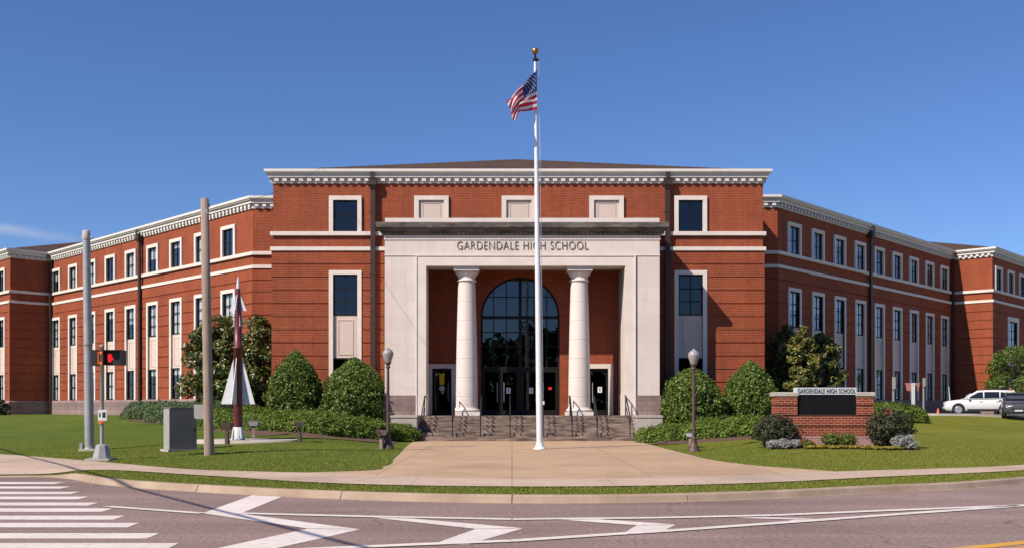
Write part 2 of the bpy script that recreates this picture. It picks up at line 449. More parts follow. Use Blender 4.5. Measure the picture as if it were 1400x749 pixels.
streaks = ramp(nt, noise(nt, stp_.outputs[0], 1.4, 5, 0.75), [(0.34, (0.84, 0.88, 0.82)), (0.66, (1.10, 1.06, 1.08))])
col = mix_rgb(nt, 'MULTIPLY', 1.0, mix_rgb(nt, 'MULTIPLY', 1.0, fine, mid), bigv)
col = mix_rgb(nt, 'MULTIPLY', 1.0, mix_rgb(nt, 'MULTIPLY', 1.0, col, right_tint), streaks)
L.new(col, b.inputs['Base Color'])
b.inputs['Roughness'].default_value = 0.9
b.inputs['Specular IOR Level'].default_value = 0.15
bp = nt.nodes.new('ShaderNodeBump'); bp.inputs['Strength'].default_value = 0.9; bp.inputs['Distance'].default_value = 0.06
L.new(noise(nt, O, 14, 4, 0.8), bp.inputs['Height']); L.new(bp.outputs['Normal'], b.inputs['Normal'])
M['lawn'] = lm
M['blades'] = leaf_mat('grass_blades', [(0.0, (0.20, 0.225, 0.035)), (0.6, (0.29, 0.31, 0.055)), (1.0, (0.40, 0.38, 0.10))], 0.7, 0.45, 0.1)
M['holly'] = leaf_mat('holly_leaf', [(0.0, (0.045, 0.078, 0.013)), (0.5, (0.125, 0.19, 0.03)), (0.85, (0.22, 0.29, 0.055)), (1.0, (0.36, 0.40, 0.15))], 0.5, 0.3, 0.25)
M['juniper'] = leaf_mat('juniper_spray', [(0.0, (0.06, 0.10, 0.015)), (0.6, (0.15, 0.22, 0.033)), (1.0, (0.26, 0.32, 0.06))], 0.7, 0.25, 0.2)
M['blue_juniper'] = leaf_mat('blue_juniper_spray', [(0.0, (0.06, 0.10, 0.04)), (0.6, (0.14, 0.195, 0.085)), (1.0, (0.22, 0.28, 0.14))], 0.7, 0.25, 0.2)
M['magnolia'] = leaf_mat('magnolia_leaf', [(0.0, (0.025, 0.048, 0.010)), (0.45, (0.07, 0.105, 0.018)), (0.72, (0.16, 0.18, 0.032)), (0.88, (0.28, 0.23, 0.055)), (1.0, (0.25, 0.14, 0.05))], 0.32, 0.18, 0.5)
M['gold_magnolia'] = leaf_mat('golden_magnolia_leaf', [(0.0, (0.04, 0.06, 0.012)), (0.4, (0.12, 0.14, 0.025)), (0.75, (0.24, 0.21, 0.05)), (1.0, (0.30, 0.20, 0.07))], 0.35, 0.18, 0.45)
M['rose_leaf'] = leaf_mat('rose_leaf', [(0.0, (0.03, 0.045, 0.02)), (0.5, (0.06, 0.075, 0.035)), (1.0, (0.11, 0.085, 0.05))], 0.6, 0.2, 0.3)
M['green_leaf'] = leaf_mat('green_leaf', [(0.0, (0.05, 0.09, 0.016)), (0.5, (0.12, 0.19, 0.035)), (1.0, (0.22, 0.28, 0.06))], 0.5, 0.3, 0.3)
M['red_flower'] = leaf_mat('red_petal', [(0.0, (0.25, 0.012, 0.01)), (1.0, (0.45, 0.035, 0.025))], 0.7, 0.2, 0.2)
M['yellow_flower'] = leaf_mat('yellow_bloom', [(0.0, (0.10, 0.13, 0.02)), (0.5, (0.28, 0.24, 0.04)), (1.0, (0.50, 0.36, 0.06))], 0.7, 0.2, 0.2)
M['silver_leaf'] = leaf_mat('silver_leaf', [(0.0, (0.26, 0.26, 0.23)), (1.0, (0.50, 0.48, 0.45))], 0.8, 0.2, 0.2)
M['far_leaf'] = leaf_mat('far_tree_leaf', [(0.0, (0.02, 0.04, 0.01)), (1.0, (0.07, 0.11, 0.03))], 0.6, 0.2, 0.2)

# ------------------------------------------------------------------ object helpers
WM = {}      # world matrix of every object made, by name

class MB:
    """Collects shapes into one mesh."""
    def __init__(s):
        s.v = []; s.f = []; s.mi = []; s.sm = []
    def add(s, verts, faces, mi=0, smooth=False):
        o = len(s.v)
        s.v.extend([tuple(p) for p in verts])
        for f in faces:
            s.f.append(tuple(i + o for i in f)); s.mi.append(mi); s.sm.append(smooth)
    def box(s, x0, x1, y0, y1, z0, z1, mi=0):
        s.add([(x0, y0, z0), (x1, y0, z0), (x1, y1, z0), (x0, y1, z0), (x0, y0, z1), (x1, y0, z1), (x1, y1, z1), (x0, y1, z1)],
              [(0, 3, 2, 1), (4, 5, 6, 7), (0, 1, 5, 4), (1, 2, 6, 5), (2, 3, 7, 6), (3, 0, 4, 7)], mi)
    def frustum(s, c0, a0, b0, c1, a1, b1, mi=0):
        """box that tapers: rectangle a0 x b0 about c0 to a1 x b1 about c1"""
        v = []
        for c, a, bb in ((c0, a0, b0), (c1, a1, b1)):
            v += [(c[0] - a / 2, c[1] - bb / 2, c[2]), (c[0] + a / 2, c[1] - bb / 2, c[2]), (c[0] + a / 2, c[1] + bb / 2, c[2]), (c[0] - a / 2, c[1] + bb / 2, c[2])]
        s.add(v, [(0, 3, 2, 1), (4, 5, 6, 7), (0, 1, 5, 4), (1, 2, 6, 5), (2, 3, 7, 6), (3, 0, 4, 7)], mi)
    def prism(s, poly, d0, d1, axis='y', mi=0):
        """extrude a 2-D polygon: axis y -> polygon is (x, z); z -> (x, y); x -> (y, z)"""
        def P(a, b, d):
            return (a, d, b) if axis == 'y' else ((a, b, d) if axis == 'z' else (d, a, b))
        n = len(poly)
        v = [P(a, b, d0) for a, b in poly] + [P(a, b, d1) for a, b in poly]
        f = [tuple(range(n)), tuple(range(2 * n - 1, n - 1, -1))]
        for i in range(n):
            j = (i + 1) % n
            f.append((i, i + n, j + n, j))
        s.add(v, f, mi)
    def tube(s, p0, p1, r0, r1=None, n=10, mi=0, caps=True):
        r1 = r0 if r1 is None else r1
        p0 = Vector(p0); p1 = Vector(p1)
        d = (p1 - p0).normalized()
        a = d.orthogonal().normalized(); c = d.cross(a)
        v = []
        for p, r in ((p0, r0), (p1, r1)):
            for k in range(n):
                t = 2 * math.pi * k / n
                v.append(p + (a * math.cos(t) + c * math.sin(t)) * r)
        s.add(v, [(k, (k + 1) % n, n + (k + 1) % n, n + k) for k in range(n)], mi, True)
        if caps:
            s.add([v[k] for k in range(n)], [tuple(range(n - 1, -1, -1))], mi)
            s.add([v[n + k] for k in range(n)], [tuple(range(n))], mi)
    def path(s, pts, r, n=8, mi=0):
        for a, c in zip(pts[:-1], pts[1:]):
            s.tube(a, c, r, r, n, mi)
    def lathe(s, prof, c=(0, 0, 0), n=24, mi=0, smooth=True):
        """profile [(radius, z)] turned about a vertical axis at c"""
        v = []
        for r, z in prof:
            for k in range(n):
                t = 2 * math.pi * k / n
                v.append((c[0] + r * math.cos(t), c[1] + r * math.sin(t), c[2] + z))
        f = []
        for i in range(len(prof) - 1):
            for k in range(n):
                f.append((i * n + k, i * n + (k + 1) % n, (i + 1) * n + (k + 1) % n, (i + 1) * n + k))
        s.add(v, f, mi, smooth)
        m = len(prof) - 1
        s.add([v[k] for k in range(n)], [tuple(range(n - 1, -1, -1))], mi)
        s.add([v[m * n + k] for k in range(n)], [tuple(range(n))], mi)
    def sweep(s, path, prof, mi=0, closed=False):
        """Run a profile [(out, z)] along a plan path [(x, y)], mitred; OUT is to the right of travel."""
        n = len(path)
        rows = []
        for i in range(n):
            p = Vector(path[i])
            da = (p - Vector(path[i - 1])).normalized() if (i > 0 or closed) else None
            db = (Vector(path[(i + 1) % n]) - p).normalized() if (i < n - 1 or closed) else None
            da = da or db; db = db or da
            na = Vector((da.y, -da.x)); nb = Vector((db.y, -db.x))
            m = (na + nb)
            m = m / max(0.2, m.dot(na))
            rows.append([(p.x + m.x * o, p.y + m.y * o, z) for o, z in prof])
        k = len(prof)
        v = [q for r in rows for q in r]
        f = []
        for i in range(n - 1 if not closed else n):
            j = (i + 1) % n
            for a in range(k):
                c = (a + 1) % k
                f.append((i * k + a, j * k + a, j * k + c, i * k + c))
        if not closed:
            f.append(tuple(range(k))); f.append(tuple((n - 1) * k + a for a in range(k - 1, -1, -1)))
        s.add(v, f, mi)
    def mesh(s, name, mats):
        me = bpy.data.meshes.new(name)
        me.from_pydata(s.v, [], s.f)
        for m in (mats if isinstance(mats, (list, tuple)) else [mats]):
            me.materials.append(M[m] if isinstance(m, str) else m)
        me.polygons.foreach_set('material_index', s.mi)
        me.polygons.foreach_set('use_smooth', s.sm)
        bm = bmesh.new(); bm.from_mesh(me)
        bmesh.ops.recalc_face_normals(bm, faces=bm.faces)
        bm.to_mesh(me); bm.free()
        me.update()
        return me
    def build(s, name, mats, parent=None, mw=None):
        """link as one object; the shapes are in the frame MW (default: the parent's frame)"""
        return put(name, s.mesh(name, mats), parent, mw)

def put(name, data, parent=None, mw=None):
    o = bpy.data.objects.new(name, data)
    COL.objects.link(o)
    if mw is None:
        mw = WM[parent.name] if parent else Matrix()
    if parent:
        o.parent = parent
        o.matrix_basis = WM[parent.name].inverted() @ mw
    else:
        o.matrix_basis = mw
    WM[o.name] = mw.copy()
    return o

def tag(o, label, cat, group=None, kind=None):
    if label: o['label'] = label
    if cat: o['category'] = cat
    if group: o['group'] = group
    if kind: o['kind'] = kind
    return o

def frame(x, y, z=0.0, rot=0.0):
    return Matrix.Translation((x, y, z)) @ Matrix.Rotation(rot, 4, 'Z')

def thing(name, label, cat, loc, rotz=0.0, group=None, tilt=None):
    mw = frame(*loc, rotz)
    if tilt:
        mw = mw @ Matrix.Rotation(tilt, 4, 'Y')
    o = put(name, None, None, mw)
    o.empty_display_size = 0.3
    return tag(o, label, cat, group)

def structure(o):
    o['kind'] = 'structure'
    return o

def dup(root, mw, label=None, parent=None):
    """copy of a thing (or a part) with copies of everything under it"""
    c = root.copy(); COL.objects.link(c)
    if parent:
        c.parent = parent
        c.matrix_basis = WM[parent.name].inverted() @ mw
    else:
        c.matrix_basis = mw
    WM[c.name] = mw.copy()
    if label: c['label'] = label
    rel = WM[root.name].inverted()
    for ch in list(root.children):
        dup(ch, mw @ rel @ WM[ch.name], None, c)
    return c

def tag_part(o, label):
    o['label'] = label
    return o

def W(px, py, Y):
    """the point at depth Y seen at photo pixel (px, py)"""
    return Vector(((px - 700) * Y / F, Y, EYE + (HORIZON - py) * Y / F))

def text_mesh(body, width, height, depth, mat, name, thin=-0.02):
    cu = bpy.data.curves.new(name, 'FONT')
    cu.body = body; cu.size = 1.0; cu.extrude = 0.5; cu.align_x = 'CENTER'
    cu.offset = thin; cu.space_character = 1.1; cu.space_word = 1.15
    t = bpy.data.objects.new(name, cu); COL.objects.link(t)
    dg = bpy.context.evaluated_depsgraph_get()
    me = bpy.data.meshes.new_from_object(t.evaluated_get(dg))
    bpy.data.objects.remove(t)
    co = np.array([v.co[:] for v in me.vertices])
    lo, hi = co.min(0), co.max(0)
    out = np.empty_like(co)
    out[:, 0] = (co[:, 0] - (lo[0] + hi[0]) / 2) * width / (hi[0] - lo[0])
    out[:, 2] = (co[:, 1] - lo[1]) * height / (hi[1] - lo[1])
    out[:, 1] = -(co[:, 2] - lo[2]) * depth / (hi[2] - lo[2])
    me.vertices.foreach_set('co', out.ravel())
    me.materials.clear(); me.materials.append(M[mat])
    me.update()
    return me

# ------------------------------------------------------------------ lie of the land
def curve(pts):
    xs = np.array([p[0] for p in pts], float); ys = np.array([p[1] for p in pts], float)
    # resample as a smooth monotone-in-x curve (Catmull-Rom slopes)
    m = np.gradient(ys, xs)
    def f(x):
        x = np.asarray(x, float)
        i = np.clip(np.searchsorted(xs, x) - 1, 0, len(xs) - 2)
        h = xs[i + 1] - xs[i]
        t = np.clip((x - xs[i]) / h, 0, 1)
        return ((2 * t**3 - 3 * t**2 + 1) * ys[i] + (t**3 - 2 * t**2 + t) * h * m[i] + (-2 * t**3 + 3 * t**2) * ys[i + 1] + (t**3 - t**2) * h * m[i + 1])
    return f

kerb_y = curve([(-150, 24.0), (-40, 23.8), (-14, 23.5), (-11.9, 23.4), (-10.9, 23.5), (-10.0, 22.95), (-8.7, 21.4), (-5.37, 19.0), (-2.8, 17.75), (-0.3, 17.1), (2.12, 17.17),
                (4.4, 17.86), (6.87, 19.1), (8.75, 19.95), (10.8, 21.4), (16, 25.3), (25, 33), (40, 46), (60, 62), (150, 130)])
walk_front = curve([(-150, 24.2), (-40, 24.0), (-14, 23.7), (-11.9, 23.6), (-10.9, 23.75), (-10.1, 23.75), (-6.59, 21.6), (-3.7, 19.5), (0, 18.55), (4.15, 19.2), (7.56, 21.0), (11.6, 23.3), (16, 26.9), (25, 34.6), (40, 47.6), (60, 63.6), (150, 131.6)])
walk_back = curve([(-150, 37), (-40, 36), (-15.9, 31.5), (-10.6, 26.7), (-7.46, 23.7), (-4.86, 22.45), (-3.4, 21.9), (-2, 21.0), (0, 20.5), (3.5, 20.9), (6.2, 22.2), (7.4, 22.75), (9.27, 23.6), (12.45, 25.3), (16, 28.3), (25, 36.0), (40, 49), (60, 65), (150, 133)])
plaza_l = curve([(19.6, -2.0), (20.6, -2.6), (21.6, -3.5), (22.4, -4.6), (22.9, -3.55), (24.6, -3.1), (28, -3.25), (38, -3.85), (44, -4.1)])
plaza_r = curve([(19.6, 2.5), (20.6, 3.6), (21.8, 5.4), (22.6, 7.2), (23.2, 7.0), (24.6, 6.15), (26.9, 5.5), (30.8, 5.3), (39, 5.15), (44, 5.15)])

def smooth(t):
    t = np.clip(t, 0, 1)
    return t * t * (3 - 2 * t)

def kerb_h(x):
    return 0.12 - 0.105 * (1 - smooth((np.asarray(x, float) + 10.9) / 1.2))

def ground(x, y):
    """height of the land behind the kerb"""
    x = np.asarray(x, float); y = np.asarray(y, float)
    yk = kerb_y(x); yb = walk_back(x)
    yend = 45.5 + np.maximum(0, np.abs(x) - 11) * 0.78
    s = np.clip((y - yb) / np.maximum(6, yend - yb), 0, 1)
    zl = 0.15 + 1.0 * s ** 1.55
    zp = 0.15 + 0.0035 * np.maximum(0, y - 19)
    out = np.maximum(np.maximum(plaza_l(np.clip(y, 23, 44)) - x, x - plaza_r(np.clip(y, 23, 44))), 0)
    w = np.maximum(smooth(out / 4.5), smooth((y - 43.6) / 1.6))
    z = zp + (zl - zp) * w
    return kerb_h(x) + (z - kerb_h(x)) * np.clip((y - yk) / 1.3, 0, 1)

def gz(x, y):
    return float(ground(x, y)) if y > float(kerb_y(x)) else 0.0

def hit(px, py):
    """where the sight line through photo pixel (px, py) meets the land"""
    y = np.arange(8.0, 130, 0.02)
    x = (px - 700) * y / F
    z = EYE + (HORIZON - py) * y / F
    g = np.where(y > kerb_y(x), ground(x, y), 0.0)
    i = np.argmax(z <= g)
    return Vector((x[i], y[i], g[i]))

def road_hit(px, py):
    D = F * EYE / (py - HORIZON)
    return ((px - 700) * D / F, D)

def grid_mesh(name, X, Y, Z, mat, parent=None):
    nu, nv = X.shape
    idx = np.arange(nu * nv).reshape(nu, nv)
    q = np.stack([idx[:-1, :-1], idx[1:, :-1], idx[1:, 1:], idx[:-1, 1:]], -1).reshape(-1, 4)
    me = bpy.data.meshes.new(name)
    me.from_pydata(np.stack([X, Y, Z], -1).reshape(-1, 3).tolist(), [], q.tolist())
    me.polygons.foreach_set('use_smooth', [True] * len(q))
    me.materials.append(M[mat]); me.update()
    return put(name, me, parent)

xs = np.concatenate([[-150, -110, -80, -60, -48], np.arange(-40, 40.01, 0.4), [48, 60, 80, 110, 150]])
offs = np.concatenate([np.arange(0, 5, 0.25), np.arange(5, 40, 0.5), [40, 43, 47, 52, 60, 75, 100, 150]])
X = np.repeat(xs[:, None], len(offs), 1)
Y = kerb_y(X) + 0.15 + offs[None, :]
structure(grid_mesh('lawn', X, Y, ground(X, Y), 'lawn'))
mb = MB(); mb.add([(-900, -900, -0.08), (900, -900, -0.08), (900, 900, -0.08), (-900, 900, -0.08)], [(0, 1, 2, 3)])
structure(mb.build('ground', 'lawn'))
ys = np.concatenate([[-14], np.linspace(-6, 1, 12)])
X = np.repeat(xs[:, None], 10, 1)
Y = -14 + (kerb_y(X) + 0.02 + 14) * np.linspace(0, 1, 10)[None, :]
structure(grid_mesh('road', X, Y, X * 0, 'asphalt'))

# kerb, cast in lengths with open joints
mb = MB()
kx = np.arange(-60, 60, 0.5)
step = 0
x = -60.0
while x < 60:
    x1 = x + 3.0
    pts = np.linspace(x + 0.008, x1 - 0.008, 7)
    rows = []
    for q in pts:
        yk = float(kerb_y(q)); h = float(kerb_h(q)) + 0.012
        dx = 0.05
        sl = (float(kerb_y(q + dx)) - float(kerb_y(q - dx))) / (2 * dx)
        nrm = Vector((-sl, 1)).normalized()
        def at(o, z): return (q + nrm.x * o, yk + nrm.y * o, z)
        rows.append([at(-0.06, 0.006), at(-0.02, 0.012), at(0.02, h - 0.02), at(0.045, h), at(0.19, h + 0.002), at(0.19, -0.05), at(-0.06, -0.05)])
    v = [p for r in rows for p in r]; k = 7
    f = []
    for i in range(len(rows) - 1):
        for a in range(k):
            c = (a + 1) % k
            f.append((i * k + a, (i + 1) * k + a, (i + 1) * k + c, i * k + c))
    f.append(tuple(range(k))); f.append(tuple((len(rows) - 1) * k + a for a in range(k)))
    mb.add(v, f)
    x = x1
structure(mb.build('kerb', 'kerb'))

# sidewalk and entrance plaza
t = np.linspace(0, 1, 12)
X = np.repeat(np.arange(-60, 60, 0.3)[:, None], 12, 1)
Y = walk_front(X) + (walk_back(X) - walk_front(X)) * t[None, :]
structure(grid_mesh('sidewalk', X, Y, ground(X, Y) + 0.020, 'sidewalk'))
yy = np.arange(19.6, 41.9, 0.2)
Y = np.repeat(yy[:, None], 22, 1)
tt = np.linspace(0, 1, 22)[None, :]
X = plaza_l(Y) + (plaza_r(Y) - plaza_l(Y)) * tt
structure(grid_mesh('plaza', X, Y, ground(X, Y) + 0.014, 'plaza'))
# driveway in front of the right-hand wing
mb = MB()
yy = [(22.5, 58.8), (24, 59.3), (26, 61.5), (29, 64.5), (34, 66.0), (42, 72.0), (60, 88)]
lo = [(22.5, 58.0), (24, 57.2), (26, 57.0), (29, 57.2), (34, 58.5), (42, 64), (60, 80)]
v = []
for (xa, ya), (xb, yb) in zip(lo, yy):
    for s in np.linspace(0, 1, 6):
        q = (xa + (xb - xa) * s, ya + (yb - ya) * s)
        v.append((q[0], q[1], gz(*q) + 0.03))
mb.add(v, [(i * 6 + j, (i + 1) * 6 + j, (i + 1) * 6 + j + 1, i * 6 + j + 1) for i in range(6) for j in range(5)])
structure(mb.build('driveway', 'drive'))
mb = MB()
for (a, c) in zip(lo[:-1], lo[1:]):
    za, zc = gz(*a), gz(*c)
    d = Vector((c[0] - a[0], c[1] - a[1])).normalized(); nn = Vector((-d.y, d.x)) * 0.18
    mb.add([(a[0], a[1], za), (c[0], c[1], zc), (c[0] + nn.x, c[1] + nn.y, zc), (a[0] + nn.x, a[1] + nn.y, za),
            (a[0], a[1], za + .14), (c[0], c[1], zc + .14), (c[0] + nn.x, c[1] + nn.y, zc + .14), (a[0] + nn.x, a[1] + nn.y, za + .14)],
           [(0, 1, 5, 4), (4, 5, 6, 7), (3, 7, 6, 2), (0, 4, 7, 3), (1, 2, 6, 5)])
structure(mb.build('driveway_kerb', 'concrete'))

# ------------------------------------------------------------------ road markings (measured as ground positions)
def ground_poly(name, polys, mat, z):
    mb = MB()
    for p in polys:
        mb.add([(q[0], q[1], z) for q in p], [tuple(range(len(p)))])
    o = mb.build(name, mat)
    return structure(o)

bars = [(21.6, -9.60), (20.4, -8.94), (19.1, -8.19), (18.04, -7.59), (16.9, -6.94), (15.9, -6.31), (14.8, -5.70), (13.86, -5.14), (12.7, -4.46), (11.75, -3.90)]
ground_poly('crosswalk_markings', [[(-18 + i, y - .27), (x, y - .27), (x - .04, y + .27), (-18 + i, y + .27)] for i, (y, x) in enumerate(bars)], 'white_paint', 0.004)
R = road_hit
ground_poly('gore_chevron_markings', [[R(*p) for p in poly] for poly in (
    [(345, 676.5), (387, 678), (328, 702), (276, 701.5)],
    [(420, 722.5), (492, 723.5), (365, 752), (284, 752)],
    [(650, 723), (715, 722), (640, 744), (588, 745)],
    [(870, 718), (924, 717), (905, 726), (850, 730)],
    [(1085, 710), (1114, 709), (1098, 713), (1058, 717)],
)], 'white_paint', 0.004)
ground_poly('gore_arm_markings', [[R(*p) for p in poly] for poly in (
    [(276, 701.5), (328, 702), (492, 723.5), (420, 722.5)],
    [(510, 707.5), (565, 709), (715, 722), (650, 723)],
    [(768, 710.6), (815, 709.5), (924, 717), (870, 718)],
    [(1003, 708), (1045, 706.8), (1114, 709), (1085, 710)],
)], 'white_paint', 0.008)
def stripe(pts, w):
    P = [Vector(R(*p)) for p in pts]
    out = []
    for a, c in zip(P[:-1], P[1:]):
        d = (c - a).normalized(); n = Vector((-d.y, d.x)) * w / 2
        out.append([tuple(a - n), tuple(c - n), tuple(c + n), tuple(a + n)])
    return out
ground_poly('gore_edge_markings', stripe([(147, 692.5), (276, 701.8)], 0.17) + stripe([(328, 701.8), (500, 706.2), (700, 710), (900, 708), (1060, 704.5), (1200, 698.5), (1400, 690.8), (1900, 668)], 0.2)
            + stripe([(400, 752), (560, 745), (700, 739.5), (925, 725), (1115, 711.5), (1250, 701.5), (1395, 691.5)], 0.2), 'white_paint', 0.012)
ground_poly('yellow_line_markings', stripe([(1290, 752.5), (1400, 741), (1700, 712)], 0.2) + stripe([(1325, 757), (1400, 748), (1700, 716)], 0.12), 'yellow_paint', 0.004)

# ------------------------------------------------------------------ the school building
bld = thing('school_building', 'red brick school building with white columned stone portico and two long wings', 'school building', (0.25, 46.1, 1.15))
Z_BASE, Z_LOW, Z_BELT2, Z_BELT1, Z_WALL = 2.09, 8.78, 8.70, 9.38, 11.80
GROOVES = [8.10 - 0.594 * k for k in range(10)]
FC = 46.1
CL = Vector((-13.2, 51.9)); CR = Vector((13.48, 51.62))
dl = Vector((-1, 1)).normalized(); nl = Vector((-1, -1)).normalized()
dr = Vector((0.675, 0.738)).normalized(); nr = Vector((dr.y, -dr.x))
LW, RW = 26.7, 25.0
EL = CL + dl * LW; ER = CR + dr * RW
PL = EL + nl * 2.7; PR = ER + nr * 2.6
PLE = PL + dl * 22; PRE = PR + dr * 22
XL, XR = -10.83, 11.38
aL, aR = math.radians(-45), math.atan2(dr.y, dr.x)
F_C = frame(0, FC)
F_RL = frame(0, 51.9); F_RR = frame(0, 51.62)
F_L = frame(CL.x, CL.y, 0, aL); F_R = frame(CR.x, CR.y, 0, aR)
F_PL = frame(PL.x, PL.y, 0, aL); F_PR = frame(PR.x, PR.y, 0, aR)
F_PLs = frame(PL.x, PL.y, 0, math.radians(45)); F_PRs = frame(ER.x, ER.y, 0, aR - math.pi / 2)
F_SL = frame(XL, 51.9, 0, -math.pi / 2); F_SR = frame(XR, FC, 0, math.pi / 2)

def wall(fr, x0, x1, openings=(), z0=0.4, grooved=True, lo_x=None, hi_x=None):
    """brick wall in its own frame (front face y = 0, lower storeys 6 cm proud with raked joints)"""
    mb = MB()
    zs = {z0, Z_LOW, Z_WALL}
    for o in openings:
        zs.update((o[2], o[3]))
    if grooved:
        for g in GROOVES:
            zs.update((g - 0.021, g + 0.021))
    zs = sorted(z for z in zs if z0 <= z <= Z_WALL)
    for za, zb in zip(zs[:-1], zs[1:]):
        zc = (za + zb) / 2
        if zb - za < 1e-4: continue
        proud = -0.06 if zc < Z_LOW else 0.0
        xa, xb = x0, x1
        if zc < Z_LOW:
            xa = x0 if lo_x is None else lo_x
            xb = x1 if hi_x is None else hi_x
        if grooved and any(abs(zc - g) < 0.022 for g in GROOVES) and zc < Z_LOW:
            proud = -0.02
        cuts = sorted([(o[0], o[1]) for o in openings if o[2] <= zc <= o[3]])
        a = xa
        for c0, c1 in cuts + [(xb, xb)]:
            if c0 - a > 1e-3:
                mb.box(a, c0, proud, 0.3, za, zb)
            a = c1
    return mb.build('wall', 'brick', bld, fr)

# window prototypes, in the wall's frame, x = 0 at the middle, z = 0 at the sill of the opening
def bars_mesh(w, h, cols, rows, d0=0.0, d1=0.07, fr=0.06, mu=0.045):
    mb = MB()
    mb.box(-w/2, -w/2 + fr, d0, d1, 0, h); mb.box(w/2 - fr, w/2, d0, d1, 0, h)
    mb.box(-w/2 + fr, w/2 - fr, d0, d1, 0, fr); mb.box(-w/2 + fr, w/2 - fr, d0, d1, h - fr, h)
    iw, ih = w - 2 * fr, h - 2 * fr
    for i in range(1, cols):
        x = -w/2 + fr + iw * i / cols
        mb.box(x - mu/2, x + mu/2, d0 + .012, d1 - .012, fr, h - fr)
    for j in range(1, rows):
        z = fr + ih * j / rows
        xa = -w/2 + fr
        for i in range(cols):
            xb = -w/2 + fr + iw * (i + 1) / cols - (mu/2 if i < cols - 1 else 0)
            mb.box(xa, xb, d0 + .014, d1 - .014, z - mu/2, z + mu/2)
            xa = xb + mu
    return mb
def pane_mesh(w, h):
    mb = MB(); mb.box(-w/2 + .03, w/2 - .03, 0.036, 0.042, 0.03, h - .03); return mb
def blind_mesh(w, h, drop):
    mb = MB(); mb.box(-w/2 + .05, w/2 - .05, 0.11, 0.116, h * (1 - drop), h - .05); return mb

PROTO = {}
def window_kind(key, w, h, cols, rows, surround):
    PROTO[key] = (bars_mesh(w, h, cols, rows).mesh('window', 'dark_metal'), (pane_mesh(w, h).mesh('pane', 'glass'), pane_mesh(w, h).mesh('pane', 'tinted_glass')),
                  [blind_mesh(w, h, d).mesh('blind', 'blind') for d in (0.22, 0.5, 0.96)], surround.mesh('surround', 'trim') if surround else None)
OW = 1.1
s = MB()
s.box(-.74, -.55, -.10, .2, -.03, 1.42); s.box(.55, .74, -.10, .2, -.03, 1.42); s.box(-.74, .74, -.103, .2, 1.42, 1.61); s.box(-.55, .55, -.09, .2, -.03, 0.0)
window_kind('upper', OW, 1.42, 2, 2, s)
s = MB()
s.box(-.74, -.55, -.10, .2, -3.69, 1.84); s.box(.55, .74, -.10, .2, -3.69, 1.84); s.box(-.74, .74, -.103, .2, 1.84, 2.03)
window_kind('middle', OW, 1.84, 2, 3, s)
window_kind('ground', OW, 1.76, 2, 2, None)
s = MB()
s.box(-1.25, -.9, -.10, .2, -3.69, 1.84); s.box(.9, 1.25, -.10, .2, -3.69, 1.84); s.box(-1.25, 1.25, -.103, .2, 1.84, 2.15)
window_kind('broad', 1.8, 1.84, 2, 3, s)

def panel_mesh(w):
    mb = MB()
    mb.box(-w/2, w/2, 0.02, 0.2, 3.86, 5.78)
    a = w/2 - .2
    for (x0, x1, z0, z1) in ((-a, -a + .04, 4.0, 5.6), (a - .04, a, 4.0, 5.6), (-a + .04, a - .04, 4.0, 4.04), (-a + .04, a - .04, 5.56, 5.6)):
        mb.box(x0, x1, 0.0, 0.02, z0, z1)
    return mb.mesh('spandrel_panel', 'panel')
PANEL = panel_mesh(OW); PANEL_W = panel_mesh(1.8)

def window(fr, x, z, key, blind=None):
    fm, pm, bms, sm_ = PROTO[key]
    mw = fr @ Matrix.Translation((x, 0, z))
    o = put('window', fm, bld, mw)
    put('pane', pm[1 if fr is F_C else 0], o, mw)
    if sm_: put('surround', sm_, o, mw)
    if blind is not None: put('blind', bms[blind], o, mw)
    return o

def bay(fr, x, wide=False, blinds=True):
    """middle window, stone panel and ground-floor window one above the other"""
    r = random.random()
    window(fr, x, 5.78, 'broad' if wide else 'middle', random.choice((0, 1, 2, 2, 2, None)) if blinds else None)
    put('spandrel_panel', PANEL_W if wide else PANEL, bld, fr @ Matrix.Translation((x, 0, 0)))
    if not wide:
        window(fr, x, 2.10, 'ground', random.choice((0, 1, 2, 2, 2, None)) if blinds else None)

def op_up(x): return (x - .55, x + .55, 9.56, 10.98)
def op_bay(x): return (x - .55, x + .55, 2.10, 7.62)

# --- middle block: front wall in two flanks, the recessed entrance wall between them
CXL, CXR = -7.55, 8.09
PX = 0.43                      # portico axis
OL, OR = PX - 4.09, PX + 4.41  # portico opening
wall(F_C, XL, OL - .3, [op_up(CXL), op_bay(CXL)], lo_x=XL - .06)
wall(F_C, OR + .3, XR, [op_up(CXR), op_bay(CXR)], hi_x=XR + .06)
for x in (CXL, CXR):
    window(F_C, x, 9.56, 'upper'); bay(F_C, x, blinds=False)
# wall over the portico (starts above the portico ceiling)
mb = MB(); mb.box(OL - .3, OR + .3, 0, .3, 7.62, Z_WALL); mb.build('wall', 'brick', bld, F_C)
# entrance wall with arch and two side doors
AX, AR, ASP = 0.37, 1.79, 5.72
D1, D2 = (-3.62, -2.74), (3.50, 4.36)
DZ = 3.38
mb = MB()
z0 = 1.26
def wbox(a, c, za, zb): mb.box(a, c, 0, .3, za, zb)
wbox(OL - .3, D1[0], z0, DZ); wbox(D1[1], AX - AR, z0, DZ)
wbox(AX + AR, D2[0] - .0, z0, DZ)
wbox(D2[1], OR + .3, z0, DZ)
wbox(OL - .3, AX - AR, DZ, ASP); wbox(AX + AR, OR + .3, DZ, ASP)
wbox(OL - .3, AX - AR - .05, ASP, 7.62); wbox(AX + AR + .05, OR + .3, ASP, 7.62)
arc = [(AX - AR * math.cos(a), ASP + AR * math.sin(a)) for a in np.linspace(0, math.pi, 33)]
for (p, q) in zip(arc[:-1], arc[1:]):
    mb.prism([p, q, (q[0], 7.62), (p[0], 7.62)], 0, .3, 'y')
